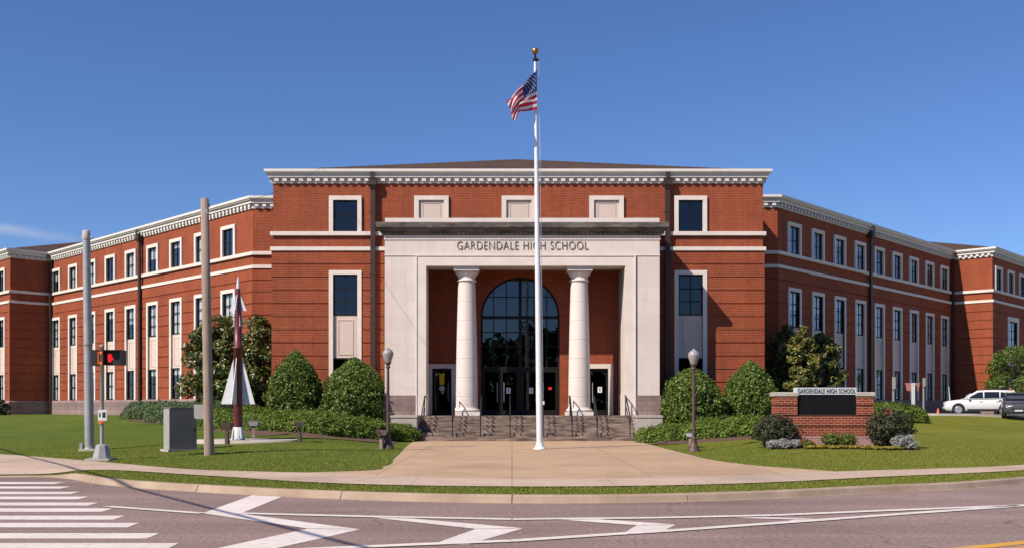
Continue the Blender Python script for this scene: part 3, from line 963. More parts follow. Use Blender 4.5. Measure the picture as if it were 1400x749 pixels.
mb.box(AX - AR - .05, AX - AR, 0, .3, ASP, 7.62); mb.box(AX + AR, AX + AR + .05, 0, .3, ASP, 7.62)
mb.build('entrance_wall', 'brick', bld, F_C)

# --- wings and end pavilions
LWX = [-(2.43 + 2.907 * k) for k in range(9)]
RWX = [1.73 + 2.70 * k for k in range(9)]
PLX = [-(1.55 + 2.7 * k) for k in range(7)]
PRX = [1.18 + 2.64 * k for k in range(7)]
wall(F_L, -LW, 0, [op_up(x) for x in LWX] + [op_bay(x) for x in LWX], hi_x=.03)
wall(F_R, 0, RW, [op_up(x) for x in RWX] + [op_bay(x) for x in RWX], lo_x=-.03)
wall(F_RL, CL.x + .02, XL, lo_x=CL.x); wall(F_RR, XR, CR.x - .02, hi_x=CR.x)
wall(F_SL, 0, 5.5); wall(F_SR, 0.3, 5.52)
wall(F_PL, -22, -.3, [op_up(x) for x in PLX] + [op_bay(x) for x in PLX])
wall(F_PR, .3, 22, [op_up(x) for x in PRX] + [(PRX[1] - .9 + .47, PRX[1] + .9 + .47, 2.1, 7.62)] + [op_bay(x) for x in PRX[4:]])
wall(F_PLs, 0, 2.7, lo_x=-.06); wall(F_PRs, 0, 2.6, hi_x=2.66)
for x in LWX:
    window(F_L, x, 9.56, 'upper', random.choice((0, 1, 2, 2, 2, None))); bay(F_L, x)
for x in RWX:
    window(F_R, x, 9.56, 'upper', random.choice((0, 0, 1, 2, None))); bay(F_R, x)
for x in PLX[:3]:
    window(F_PL, x, 9.56, 'upper', 0); bay(F_PL, x)
for x in PLX[3:] :
    window(F_PL, x, 9.56, 'upper'); bay(F_PL, x, blinds=False)
for x in PRX:
    window(F_PR, x, 9.56, 'upper')
bay(F_PR, PRX[1] + .47, wide=True, blinds=False)
mb = MB(); mb.box(PRX[1] + .47 - .9, PRX[1] + .47 + .9, .02, .2, 2.1, 3.86); mb.build('spandrel_panel', 'panel', bld, F_PR)
for x in PRX[4:]: bay(F_PR, x, blinds=False)

# --- horizontal trim, carried round every corner
PATH = [tuple(PLE), tuple(PL), tuple(EL), tuple(CL), (XL, 51.9), (XL, FC), (XR, FC), (XR, 51.62), tuple(CR), tuple(ER), tuple(PR), tuple(PRE)]
base = MB()
bprof = [(-.2, .3), (.13, .3), (.13, 2.0), (.07, 2.085), (-.2, 2.085)]
base.sweep([p for p in PATH[:6]] + [(OL - 1.7, FC)], bprof)
base.build('stone_base', 'base_stone', bld, Matrix())
base = MB(); base.sweep([(OR + 1.7, FC)] + PATH[6:], bprof)
base.build('stone_base', 'base_stone', bld, Matrix())
def belts(za, zb, out, fn):
    mb = MB(); pr = [(-.1, za), (out, za), (out, zb), (out - .03, zb + .012), (-.1, zb + .012)]
    mb.sweep(PATH[:6] + [(fn[0], FC)], pr); mb.build('belt_course', 'trim', bld, Matrix())
    mb = MB(); mb.sweep([(fn[1], FC)] + PATH[6:], pr); mb.build('belt_course', 'trim', bld, Matrix())
belts(8.695, 8.855, .115, (OL - 1.5, OR + 1.5))
mb = MB(); mb.sweep(PATH, [(-.1, 9.38), (.118, 9.38), (.118, 9.548), (.08, 9.56), (-.1, 9.56)]); mb.build('belt_course', 'trim', bld, Matrix())
cn = MB()
cn.sweep(PATH, [(-.28, 11.74), (.05, 11.74), (.05, 11.97), (.2, 11.985), (.2, 12.13), (.27, 12.135), (.31, 12.2), (.34, 12.215), (.34, 12.335), (-.28, 12.345)])
cor = cn.build('cornice', 'cornice', bld, Matrix())
dn = MB()
for a, c in zip(PATH[:-1], PATH[1:]):
    a = Vector(a); c = Vector(c); L_ = (c - a).length; d = (c - a) / L_; n = Vector((d.y, -d.x))
    k = max(1, int(L_ / 0.37)); st = L_ / k
    for i in range(k):
        m = a + d * (st * (i + .5))
        q = [m - d * .095 + n * .05, m + d * .095 + n * .05, m + d * .095 + n * .165, m - d * .095 + n * .165]
        dn.add([(p.x, p.y, z) for z in (11.815, 11.945) for p in q], [(0, 1, 2, 3), (4, 5, 6, 7), (0, 1, 5, 4), (1, 2, 6, 5), (2, 3, 7, 6), (3, 0, 4, 7)])
o = dn.build('dentil_band', 'cornice', cor, Matrix())
# --- roofs and the shell behind
def hip(name, base_pts, apex, z):
    mb = MB(); n = len(base_pts)
    mb.add([(p[0], p[1], z) for p in base_pts] + [apex], [(i, (i + 1) % n, n) for i in range(n)])
    return mb.build(name, 'shingle', bld, Matrix())
hip('roof', [(XL - .2, FC - .2), (XR + .2, FC - .2), (XR + .2, 68.6), (XL - .2, 68.6)], (.27, 57.2, 15.55), 12.30)
def para(o, d, n, a, c, w0, w1, z):
    """plan corners of a strip along d from a to c, from w0 to w1 behind the front (n points outward)"""
    return [(*(o + d * a - n * w0), z), (*(o + d * c - n * w0), z), (*(o + d * c - n * w1), z), (*(o + d * a - n * w1), z)]
mb = MB()
for (o_, d_, n_, a_, c_) in ((CL, dl, nl, 0, LW), (CR, dr, nr, 0, RW)):
    mb.add(para(o_, d_, n_, a_, c_, .25, 15, 12.28), [(0, 1, 2, 3)])
for c_, n_, xx, yy_ in ((CL, nl, XL, 51.9), (CR, nr, XR, 51.62)):
    bk = c_ - n_ * 15
    mb.add([(c_.x, c_.y + .2, 12.27), (xx, yy_ + .2, 12.27), (xx, 67, 12.27), (bk.x, bk.y, 12.27)], [(0, 1, 2, 3)])
mb.build('roof', 'roof_membrane', bld, Matrix())
for o_, d_, n_ in ((PL, dl, nl), (PR, dr, nr)):
    b4 = [p[:2] for p in para(o_, d_, n_, -.25, 22.2, -.25, 17, 0)]
    m_ = o_ + d_ * 11 - n_ * 8.4
    mid = o_ + d_ * 8.3 - n_ * 8.4; m2 = o_ + d_ * 13.7 - n_ * 8.4
    mb = MB()
    zz = 12.30
    mb.add([(*b4[0], zz), (*b4[1], zz), (*b4[2], zz), (*b4[3], zz), (*mid, 14.75), (*m2, 14.75)], [(0, 1, 5, 4), (1, 2, 5), (2, 3, 4, 5), (3, 0, 4)])
    mb.build('roof', 'shingle', bld, Matrix())
# interior partitions, floors and rear walls keep the inside dark
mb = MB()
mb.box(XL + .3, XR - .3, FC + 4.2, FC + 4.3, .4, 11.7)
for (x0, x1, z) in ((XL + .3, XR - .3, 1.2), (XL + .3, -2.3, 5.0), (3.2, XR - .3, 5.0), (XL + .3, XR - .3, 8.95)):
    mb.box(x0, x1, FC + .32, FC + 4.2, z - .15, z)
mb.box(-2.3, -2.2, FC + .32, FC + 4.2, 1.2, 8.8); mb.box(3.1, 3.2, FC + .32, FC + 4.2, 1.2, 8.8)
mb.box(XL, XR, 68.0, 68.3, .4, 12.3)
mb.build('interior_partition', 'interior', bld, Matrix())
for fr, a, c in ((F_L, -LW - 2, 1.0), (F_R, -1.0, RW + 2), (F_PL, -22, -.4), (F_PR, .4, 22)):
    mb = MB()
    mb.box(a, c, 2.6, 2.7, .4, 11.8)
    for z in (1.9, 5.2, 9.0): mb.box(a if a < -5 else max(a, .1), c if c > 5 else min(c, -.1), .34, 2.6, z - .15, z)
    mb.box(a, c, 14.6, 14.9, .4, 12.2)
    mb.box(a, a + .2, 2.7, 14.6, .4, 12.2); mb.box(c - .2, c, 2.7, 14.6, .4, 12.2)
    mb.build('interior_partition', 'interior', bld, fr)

# --- blank stone windows over the portico
for x in (-3.65, .31, 4.28):
    mb = MB()
    mb.box(-.78, -.57, -.10, .05, 9.56, 10.98); mb.box(.57, .78, -.10, .05, 9.56, 10.98); mb.box(-.78, .78, -.103, .05, 10.98, 11.17)
    o = mb.build('blank_window', 'trim', bld, F_C @ Matrix.Translation((x, 0, 0)))
    mb = MB(); mb.box(-.57, .57, -.012, .05, 9.56, 10.98)
    for (x0, x1, z0_, z1_) in ((-.42, -.39, 9.6, 10.86), (.39, .42, 9.6, 10.86), (-.39, .39, 10.83, 10.86)):
        mb.box(x0, x1, -.03, -.012, z0_, z1_)
    mb.build('panel', 'panel', o, F_C @ Matrix.Translation((x, 0, 0)))

# --- downspouts
def downspout(fr, x, head=True, zlow=1.0):
    mb = MB()
    mb.box(x - .11, x + .11, -.24, -.125, zlow, 11.75)
    if head:
        mb.box(x - .19, x + .19, -.36, -.05, 11.62, 11.9)
        mb.frustum((x, -.2, 11.45), .22, .14, (x, -.2, 11.62), .38, .3)
    mb.box(x - .1, x + .1, -.38, -.345, 11.9, 12.2)
    for z in (3.2, 5.4, 7.6, 10.4): mb.box(x - .15, x + .15, -.25, -.11, z, z + .05)
    return mb.build('downspout', 'downspout', bld, fr)
downspout(F_C, -6.28); downspout(F_C, 7.03)
downspout(F_L, -(2.43 + 2.907 * 3.5)); downspout(F_R, 1.73 + 2.7 * 3.45)
downspout(F_R, RW - .35, False); downspout(F_L, -LW + .35, False)

# --- portico
PF = 43.6
PL0, PR0 = PX - 5.885, PX + 5.9
mb = MB()
mb.box(PL0, OL, PF, PF + .95, 2.13, 8.80); mb.box(PL0, OL - .30, PF + .95, FC + .05, 2.13, 8.80); mb.box(OR, PR0, PF, FC + .05, 2.13, 8.80)
mb.box(OL, OR, PF, PF + .95, 7.65, 8.80)
pw = mb.build('portico_wall', 'limestone', bld, Matrix())
mb = MB()
t_ = .41
mb.box(OL - t_, OL - .02, PF - .045, PF + .02, 1.27, 7.67 + t_); mb.box(OR + .02, OR + t_, PF - .045, PF + .02, 1.27, 7.67 + t_)
mb.box(OL - .02, OR + .02, PF - .045, PF + .02, 7.67, 7.67 + t_)
mb.box(OL - t_ - .05, OL - t_, PF - .075, PF + .02, 1.27, 7.72 + t_); mb.box(OR + t_, OR + t_ + .05, PF - .075, PF + .02, 1.27, 7.72 + t_)
mb.box(OL - t_, OR + t_, PF - .075, PF + .02, 7.67 + t_, 7.72 + t_)
mb.box(PL0 - .02, OL - t_ - .05, PF - .03, PF + .02, 8.10, 8.135); mb.box(OR + t_ + .05, PR0 + .02, PF - .03, PF + .02, 8.10, 8.135)
mb.build('opening_frame', 'trim', pw, Matrix())
mb = MB()
mb.box(PL0 - .06, OL - t_ - .05, PF - .06, FC, .3, 2.13); mb.box(OL - t_ - .05, OL, PF - .02, PF + .95, .3, 2.13); mb.box(OL - t_ - .05, OL - .3, PF + .95, FC, .3, 2.13)
mb.build('pier_base', 'base_stone', pw, Matrix())
mb = MB(); mb.box(OR + t_ + .05, PR0 + .06, PF - .06, FC, .3, 2.13); mb.box(OR, OR + t_ + .05, PF - .02, FC, .3, 2.13)
mb.build('pier_base', 'base_stone', pw, Matrix())
mb = MB(); mb.box(OL, OL + .02, PF - .02, PF + .95, 1.27, 2.2); mb.build('reveal_lining', 'trim', pw, Matrix())
mb = MB(); mb.box(OL - .3, OL - .28, PF + .95, FC - .002, 1.27, 7.80); mb.build('side_wall', 'brick', pw, Matrix())
mb = MB(); mb.box(OR - .02, OR, PF - .02, FC, 1.27, 2.2); mb.build('reveal_lining', 'trim', pw, Matrix())
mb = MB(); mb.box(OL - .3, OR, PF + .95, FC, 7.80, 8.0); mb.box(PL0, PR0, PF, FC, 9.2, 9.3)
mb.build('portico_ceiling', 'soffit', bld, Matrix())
PP = [(PL0, FC), (PL0, PF), (PR0, PF), (PR0, FC)]
mb = MB(); mb.sweep(PP, [(-.3, 8.78), (.03, 8.78), (.03, 8.93), (.06, 8.96), (-.3, 8.96)]); pc0 = mb.build('portico_band', 'trim', bld, Matrix())
mb = MB(); mb.sweep(PP, [(-.3, 8.962), (.055, 8.962), (.075, 9.05), (.2, 9.16), (.24, 9.25), (.33, 9.27), (.355, 9.46), (.30, 9.49), (-.3, 9.50)])
pc = mb.build('portico_cornice', 'weathered', bld, Matrix())
mb = MB()
x = PL0 - .1
while x < PR0 + .1:
    mb.box(x, x + .09, PF - .15, PF - .06, 9.0, 9.08); x += .19
mb.build('dentil_band', 'weathered', pc, Matrix())
mb = MB(); mb.sweep(PP, [(-.35, 9.45), (-.01, 9.45), (-.01, 9.72), (-.35, 9.74)]); mb.build('parapet', 'trim', bld, Matrix())
tm = text_mesh('GARDENDALE HIGH SCHOOL', 5.62, .35, .03, 'black_letter', 'carved_lettering')
put('lettering', tm, pw, Matrix.Translation((PX + .03, PF - .002, 8.36)))

# --- columns (base, shaft, capital)
for cx in (PX + .05 - 2.445, PX + .05 + 2.445):
    mw = frame(cx, 44.2, 1.26)
    mb = MB()
    prof = []
    for i in range(0, 29):
        u = i / 28
        r = .475 - .105 * u ** 1.7
        z = .36 + u * 5.45
        prof.append((r, z))
    mb.lathe(prof, n=40)
    colm = mb.build('column', 'column_stone', bld, mw)
    mb = MB(); mb.box(-.6, .6, -.6, .6, 0, .17)
    mb.lathe([(.50, .17), (.56, .19), (.58, .235), (.56, .28), (.515, .30), (.505, .32), (.49, .36)], n=40)
    mb.build('column_base', 'column_stone', colm, mw)
    mb = MB()
    mb.lathe([(.372, 5.78), (.41, 5.80), (.425, 5.83), (.41, 5.86), (.375, 5.875), (.378, 6.0), (.40, 6.02), (.43, 6.06), (.48, 6.14), (.505, 6.2), (.505, 6.23)], n=40)
    mb.box(-.54, .54, -.54, .54, 6.23, 6.33); mb.box(-.57, .57, -.57, .57, 6.33, 6.395)
    mb.build('capital', 'column_stone', colm, mw)

# --- arched entrance window with doors below
def dbox(mb, x0, x1, z0, z1, d0=.09, d1=.17): mb.box(x0, x1, d0, d1, z0, z1)
mb = MB()
ri = AR - .09
for a, c in zip(np.linspace(0, math.pi, 33)[:-1], np.linspace(0, math.pi, 33)[1:]):
    mb.prism([(AX - AR * math.cos(a), ASP + AR * math.sin(a)), (AX - AR * math.cos(c), ASP + AR * math.sin(c)), (AX - ri * math.cos(c), ASP + ri * math.sin(c)), (AX - ri * math.cos(a), ASP + ri * math.sin(a))], .09, .17, 'y')
dbox(mb, AX - AR, AX - ri, 1.27, ASP); dbox(mb, AX + ri, AX + AR, 1.27, ASP)
dbox(mb, AX - .07, AX + .07, 1.27, ASP + ri - .01, .08, .18)
dbox(mb, AX - ri, AX - .07, ASP - .09, ASP + .05); dbox(mb, AX + .07, AX + ri, ASP - .09, ASP + .05)
for sx in (-1, 1):
    for off in (.07 + .56, .07 + 1.14):
        zt = ASP + math.sqrt(ri * ri - off * off) - .01
        xx = AX + sx * off
        dbox(mb, xx - .022, xx + .022, ASP + .05, zt, .10, .16); dbox(mb, xx - .022, xx + .022, 3.42, ASP - .09, .10, .16)
    for z in (6.62,):
        ex = math.sqrt(ri * ri - (z - ASP) ** 2) - .01
        a, c = sorted((AX + sx * .07, AX + sx * ex)); dbox(mb, a, c, z - .022, z + .022, .103, .157)
    for z in (5.02, 4.38):
        a, c = sorted((AX + sx * .07, AX + sx * ri)); dbox(mb, a, c, z - .022, z + .022, .103, .157)
    a, c = sorted((AX + sx * .07, AX + sx * ri)); dbox(mb, a, c, 3.34, 3.46)
ew = mb.build('arched_entrance_window', 'dark_metal', bld, F_C)
mb = MB()
pts = [(AX - ri, 3.46)] + [(AX - ri * math.cos(a), ASP + ri * math.sin(a)) for a in np.linspace(0, math.pi, 33)] + [(AX + ri, 3.46)]
mb.prism(pts, .128, .134, 'y')
mb.build('pane', 'dark_glass', ew, F_C)

def door(x0, x1, z1, handle_right=True, d=0.10):
    """glazed metal door leaf with pull bar"""
    mb = MB(); st = .09
    dbox(mb, x0, x0 + st, 1.27, z1, d, d + .05); dbox(mb, x1 - st, x1, 1.27, z1, d, d + .05)
    dbox(mb, x0 + st, x1 - st, 1.27, 1.50, d, d + .05); dbox(mb, x0 + st, x1 - st, z1 - .11, z1, d, d + .05)
    o = mb.build('entrance_door', 'dark_metal', bld, F_C)
    mb = MB(); dbox(mb, x0 + st, x1 - st, 1.50, z1 - .11, d + .022, d + .03); mb.build('pane', 'dark_glass', o, F_C)
    mb = MB(); hx = x1 - .15 if handle_right else x0 + .15
    mb.tube((hx, d - .07, 1.85), (hx, d - .07, 2.75), .018, n=8)
    for z in (1.95, 2.65): mb.tube((hx, d - .07, z), (hx, d, z), .012, n=6)
    mb.build('handle', 'galvanised', o, F_C)
    return o
w_ = (ri - .07) / 2
DO = []
for k, (x0, hr) in enumerate(((AX - ri, True), (AX - ri + w_, False), (AX + .07, True), (AX + .07 + w_, False))):
    DO.append(door(x0 + .006, x0 + w_ - .006, 3.33, hr))
# side doors with stone surrounds
for (x0, x1), hr in ((D1, True), (D2, False)):
    DO.append(door(x0 + .006, x1 - .006, DZ - .02, hr))
    mb = MB()
    mb.box(x0 - .18, x0, -.06, .15, 1.27, DZ); mb.box(x1, x1 + .22, -.06, .15, 1.27, DZ); mb.box(x0 - .18, x1 + .22, -.063, .15, DZ, DZ + .2)
    mb.build('door_surround', 'trim', bld, F_C)
# notices and ornaments on the doors
def notice(door_o, cx, cz, w, h, mat='paper', marks=True, name='notice'):
    mb = MB(); mb.box(cx - w/2, cx + w/2, .085, .089, cz - h/2, cz + h/2, 0)
    if marks:
        for i in range(3):
            mb.box(cx - w * .22, cx + w * .22, .083, .085, cz + h * (.2 - .2 * i), cz + h * (.28 - .2 * i), 1)
    mb.build(name, [mat, 'black'], door_o, F_C)
notice(DO[1], AX - .53, 2.38, .2, .27)
notice(DO[2], AX + .50, 2.38, .19, .26)
notice(DO[5], 3.99, 2.42, .2, .26)
notice(DO[3], AX + 1.36, 2.48, .16, .12, 'red_paint', False, 'red_sticker')
# yellow ribbon hanging on the left side door, white round badge under it
mb = MB(); cx = (D1[0] + D1[1]) / 2
mb.prism([(cx - .13, 3.18), (cx - .03, 3.12), (cx, 3.18), (cx + .13, 3.18), (cx + .1, 2.65), (cx - .1, 2.65)], .07, .088, 'y')
mb.build('yellow_ribbon', 'yellow', DO[4], F_C)
mb = MB(); mb.prism([(cx + .13 * math.cos(a), 2.48 + .13 * math.sin(a)) for a in np.linspace(0, 2 * math.pi, 20)[:-1]], .07, .088, 'y')
mb.build('round_badge', 'fin_grey', DO[4], F_C)

# ------------------------------------------------------------------ entrance steps, cheek walls, handrails
stp = thing('entrance_steps', 'wide stained concrete steps leading up to the portico', 'steps', (PX, 42.4, .22))
NS = 6; RISE = (1.262 - .236) / NS; TR = .32; SF = 41.6
for i in range(NS):
    mb = MB(); y1 = FC + .02 if i == NS - 1 else SF + TR * (i + 1) + .02
    zl = .1 if i == 0 else .236 + RISE * i - .002
    x0, x1 = (-3.9, 5.1) if i < NS - 1 else (-3.88, 5.08)
    y0 = SF + TR * i
    if i == NS - 1:
        mb.box(x0, x1, y0, PF - .08, zl - .1, .236 + RISE * (i + 1)); mb.box(OL + .022, OR - .022, PF - .08, y1, zl - .1, .236 + RISE * (i + 1)); mb.box(OL - .28, OL + .022, PF + .955, y1, zl - .1, .236 + RISE * (i + 1))
    else:
        mb.box(x0, x1, y0, y1 + .3, zl, .236 + RISE * (i + 1))
    mb.build('step', 'steps', stp, Matrix())
for x0, x1 in ((-4.95, -3.9), (5.1, 6.15)):
    mb = MB(); mb.box(x0, x1, SF - .02, PF - .07, .1, 1.2); mb.box(x0 - .03, x1 + .03, SF - .05, PF - .065, 1.2, 1.29)
    mb.build('cheek_wall', 'concrete', stp, Matrix())
ords = ['leftmost', 'second from left', 'third from left', 'fourth from left', 'fifth from left', 'sixth from left', 'seventh from left', 'rightmost']
proto = None
for i, x in enumerate((-3.72, -2.45, -1.3, -.08, 1.28, 2.47, 3.5, 4.85)):
    mw = frame(x, SF, .236)
    lab = f'{ords[i]} of the eight black metal handrails on the entrance steps'
    if proto is None:
        proto = thing('handrail', lab, 'handrail', (x, SF, .236), 0, 'handrails on the entrance steps')
        yb, zb, yt, zt = .17, RISE, 1.72, RISE * 6
        mb = MB()
        mb.path([(0, yb - .25, zb + .62), (0, yb, zb + .84), (0, yt, zt + .84), (0, yt + .35, zt + .84), (0, yt + .35, zt + .5)], .027)
        mb.build('top_rail', 'black', proto)
        mb = MB(); mb.path([(0, yb, zb + .45), (0, yt, zt + .45)], .018); mb.build('lower_rail', 'black', proto)
        for (y, z) in ((yb, zb), (yt, zt)):
            mb = MB(); mb.tube((0, y, z - .02), (0, y, z + .84), .022); mb.lathe([(.05, 0), (.05, .015), (.025, .03)], (0, y, z), 10); mb.build('post', 'black', proto)
    else:
        dup(proto, mw, lab)

# ------------------------------------------------------------------ planting
def unit(a):
    return a / np.maximum(1e-9, np.linalg.norm(a, axis=-1, keepdims=True))

def leaves_mesh(name, pts, nrm, ln, wd, mat, jitter=0.6, along=None, core=None):
    """a mesh of single leaf faces at PTS, loosely facing NRM (or pointing ALONG)"""
    n = len(pts)
    nn = unit(nrm + jitter * RNG.normal(size=(n, 3)))
    ref = RNG.normal(size=(n, 3)) if along is None else along + 0.35 * RNG.normal(size=(n, 3))
    t = unit(ref - nn * np.sum(ref * nn, 1, keepdims=True))
    b = np.cross(nn, t)
    sc = RNG.uniform(0.65, 1.35, (n, 1))
    L_, W_ = ln * sc / 2, wd * sc / 2
    fold = nn * (W_ * 0.35)
    V = np.stack([pts - t * L_, pts + b * W_ + fold, pts + t * L_, pts - b * W_ + fold], 1).reshape(-1, 3)
    idx = np.arange(n * 4).reshape(n, 4)
    faces = np.concatenate([idx[:, [0, 1, 2]], idx[:, [0, 2, 3]]])
    me = bpy.data.meshes.new(name)
    nv, nf = len(V), len(faces)
    me.vertices.add(nv); me.vertices.foreach_set('co', V.astype(np.float32).ravel())
    me.loops.add(nf * 3); me.loops.foreach_set('vertex_index', faces.astype(np.int32).ravel())
    me.polygons.add(nf); me.polygons.foreach_set('loop_start', np.arange(nf, dtype=np.int32) * 3)
    me.polygons.foreach_set('loop_total', np.full(nf, 3, np.int32))
    me.materials.append(M[mat])
    me.update(calc_edges=True); me.validate()
    return me

def foliage(name, pts, nrm, ln, wd, mat, parent, jitter=0.6, along=None):
    return put(name, leaves_mesh(name, pts, nrm, ln, wd, mat, jitter, along), parent)

def sph(n):
    return unit(RNG.normal(size=(n, 3)))

def stem(parent, pts, r0, r1, name='trunk', mat='brown_leafmat', limbs=()):
    mb = MB()
    k = len(pts) - 1
    for i in range(k):
        mb.tube(pts[i], pts[i + 1], r0 + (r1 - r0) * i / k, r0 + (r1 - r0) * (i + 1) / k, 8)
    for a, c, ra in limbs:
        mb.tube(a, c, ra, ra * .35, 6)
    return mb.build(name, mat, parent)

def lump(d, seed, k=5, amp=.12):
    """smooth uneven factor over directions d"""
    rg = np.random.default_rng(seed)
    out = np.zeros(len(d))
    for i in range(k):
        ax = unit(rg.normal(size=3)) * rg.uniform(2, 6)
        out += np.sin(d @ ax + rg.uniform(0, 6))
    return 1 + amp * out / math.sqrt(k)

def bullet_shrub(label, x, y, h, rad, seed, n=19000, peak=1.0):
    z = gz(x, y) - .05
    o = thing('holly_shrub', label, 'shrub', (x, y, z), 0, 'clipped holly shrubs')
    rg = RNG
    u = rg.uniform(0, 1, n * 2)
    R_ = np.where(u < .3, .86 + .14 * np.sin(u / .3 * math.pi / 2), np.cos(np.clip((u - .3) / .7, 0, 1) ** (1.35 * peak) * math.pi / 2) ** .82)
    keep = rg.uniform(0, 1, n * 2) < (R_ * .9 + .1)
    u, R_ = u[keep][:n], R_[keep][:n]
    th = rg.uniform(0, 2 * math.pi, len(u))
    d = np.stack([np.cos(th), np.sin(th), (u - .35) * 1.4], 1)
    f = lump(d * 2.0, seed, 7, .06) * lump(d * 7, seed + 1, 9, .06)
    depth = 1 - .40 * rg.uniform(0, 1, len(u)) ** 1.6
    tuft = rg.uniform(0, 1, len(u)) < .07
    depth = np.where(tuft, 1.0 + rg.uniform(0, .11, len(u)) * rg.uniform(0, 1, len(u)), depth)
    p = np.stack([np.cos(th) * R_ * rad * f * depth, np.sin(th) * R_ * rad * f * depth, .05 + u * h * (1 - (1 - depth) * .3)], 1)
    nr_ = np.stack([np.cos(th), np.sin(th), .25 + 1.2 * np.clip(u - .45, 0, 1)], 1)
    foliage('foliage', p, nr_, .125, .07, 'holly', o, 1.0)
    stem(o, [(0, 0, 0), (0.03, 0, h * .4), (0, .02, h * .8)], .06, .02, 'stem', limbs=[((0, 0, h * .2), (rad * .5 * math.cos(a), rad * .5 * math.sin(a), h * .55), .03) for a in (0, 1.3, 2.5, 3.8, 5)])
    return o

SH = lambda px, Y: ((px - 700) * Y / F, Y)
x, y = SH(404, 44.2); bullet_shrub('narrower pointed dark green holly at the left brick corner of the middle block', x, y, 3.05, 1.13, 3, peak=.8)
x, y = SH(485, 44.0); bullet_shrub('broad clipped dark green holly beside the left downspout behind the left lamp post', x, y, 3.0, 1.38, 5)
x, y = SH(945, 43.9); bullet_shrub('broad clipped dark green holly directly behind the right lamp post', x, y, 2.62, 1.42, 8)
x, y = SH(1026, 44.2); bullet_shrub('clipped rounded dark green holly at the right brick corner behind the brick sign', x, y, 2.6, 1.1, 12, peak=.85)

def leaf_tree(name, label, cat, x, y, h, rx, z_low, mat, seed, n=9000, leaf=(.22, .085), clumps=90, group=None, taper=0.35, ry=None):
    """tree of leaf clumps on limbs: the clumps leave gaps between them"""
    rg = np.random.default_rng(seed)
    z = gz(x, y) - .05
    o = thing(name, label, cat, (x, y, z), 0, group)
    ry = ry or rx
    C = []; Rr = []
    while len(C) < clumps:
        q = rg.uniform(-1, 1, 3)
        rr = math.hypot(q[0], q[1])
        u = (q[2] + 1) / 2
        lim = math.sqrt(max(0, 1 - (2 * abs(u - .36) / (1.28 if u > .36 else .8)) ** 2)) if u > .36 or True else 1
        lim = lim * (1 - taper * max(0, u - .4))
        if rr <= lim and (rr > lim * .35 or rg.uniform() < .4):
            C.append((q[0] * rx, q[1] * ry, z_low + u * (h - z_low))); Rr.append(rg.uniform(.26, .46) * min(rx, 1.6) / 1.2)
    C = np.array(C); Rr = np.array(Rr)
    ci = rg.integers(0, clumps, n)
    d = sph(n); d[:, 2] = d[:, 2] * .75 + .12
    p = C[ci] + d * (Rr[ci] * rg.uniform(.35, 1.0, n) ** .5)[:, None]
    out = p - np.array([0, 0, (h + z_low) / 2]); 
    nr_ = unit(d + .5 * unit(out) + np.array([0, 0, .45]))
    foliage('crown', p, nr_, leaf[0], leaf[1], mat, o, .55)
    limbs = [((0, 0, z_low + (c[2] - z_low) * .35), tuple(c), .035) for c in C[rg.permutation(clumps)[:26]]]
    stem(o, [(0, 0, 0), (.04, .02, h * .35), (-.03, 0, h * .65), (0, .02, h * .92)], .11, .02, 'trunk', limbs=limbs)
    return o

MG = 'magnolia trees against the building'
x, y = SH(301, 49.4); leaf_tree('magnolia_tree', 'bronze and green magnolia tree seen between the wooden pole and the missile display', 'tree', x, y, 5.0, 1.75, .2, 'magnolia', 21, 19000, group=MG)
x, y = SH(354, 48.9); leaf_tree('magnolia_tree', 'dense magnolia tree against the brick corner just right of the missile display', 'tree', x, y, 5.0, 1.55, .2, 'magnolia', 29, 22000, group=MG)
x, y = SH(1097, 46.9); leaf_tree('magnolia_tree', 'sunlit golden leaved magnolia tree rising behind the brick sign', 'tree', x, y, 4.3, .82, .3, 'gold_magnolia', 23, 6500, group=MG)
x, y = SH(1077, 49.4); leaf_tree('magnolia_tree', 'magnolia tree in deep shade in the corner between middle block and right wing', 'tree', x, y, 4.6, 1.2, .2, 'magnolia', 24, 8000, group=MG)
x, y = SH(1125, 50.0); leaf_tree('magnolia_tree', 'dark magnolia tree half in shade close to the first windows of the right wing', 'tree', x, y, 4.35, .95, .3, 'magnolia', 25, 8000, group=MG)
x, y = SH(1391, 67.0); leaf_tree('deciduous_tree', 'round bright green young tree behind the parked cars', 'tree', x, y, 4.45, 2.0, 1.2, 'green_leaf', 26, 6500, (.17, .09), 50, taper=.3)
x, y = SH(1, 63.5); leaf_tree('dark_bush', 'small dark bush at the foot of the far left pavilion', 'bush', x, y, 1.05, .55, .0, 'rose_leaf', 27, 2500, (.12, .06), 22)

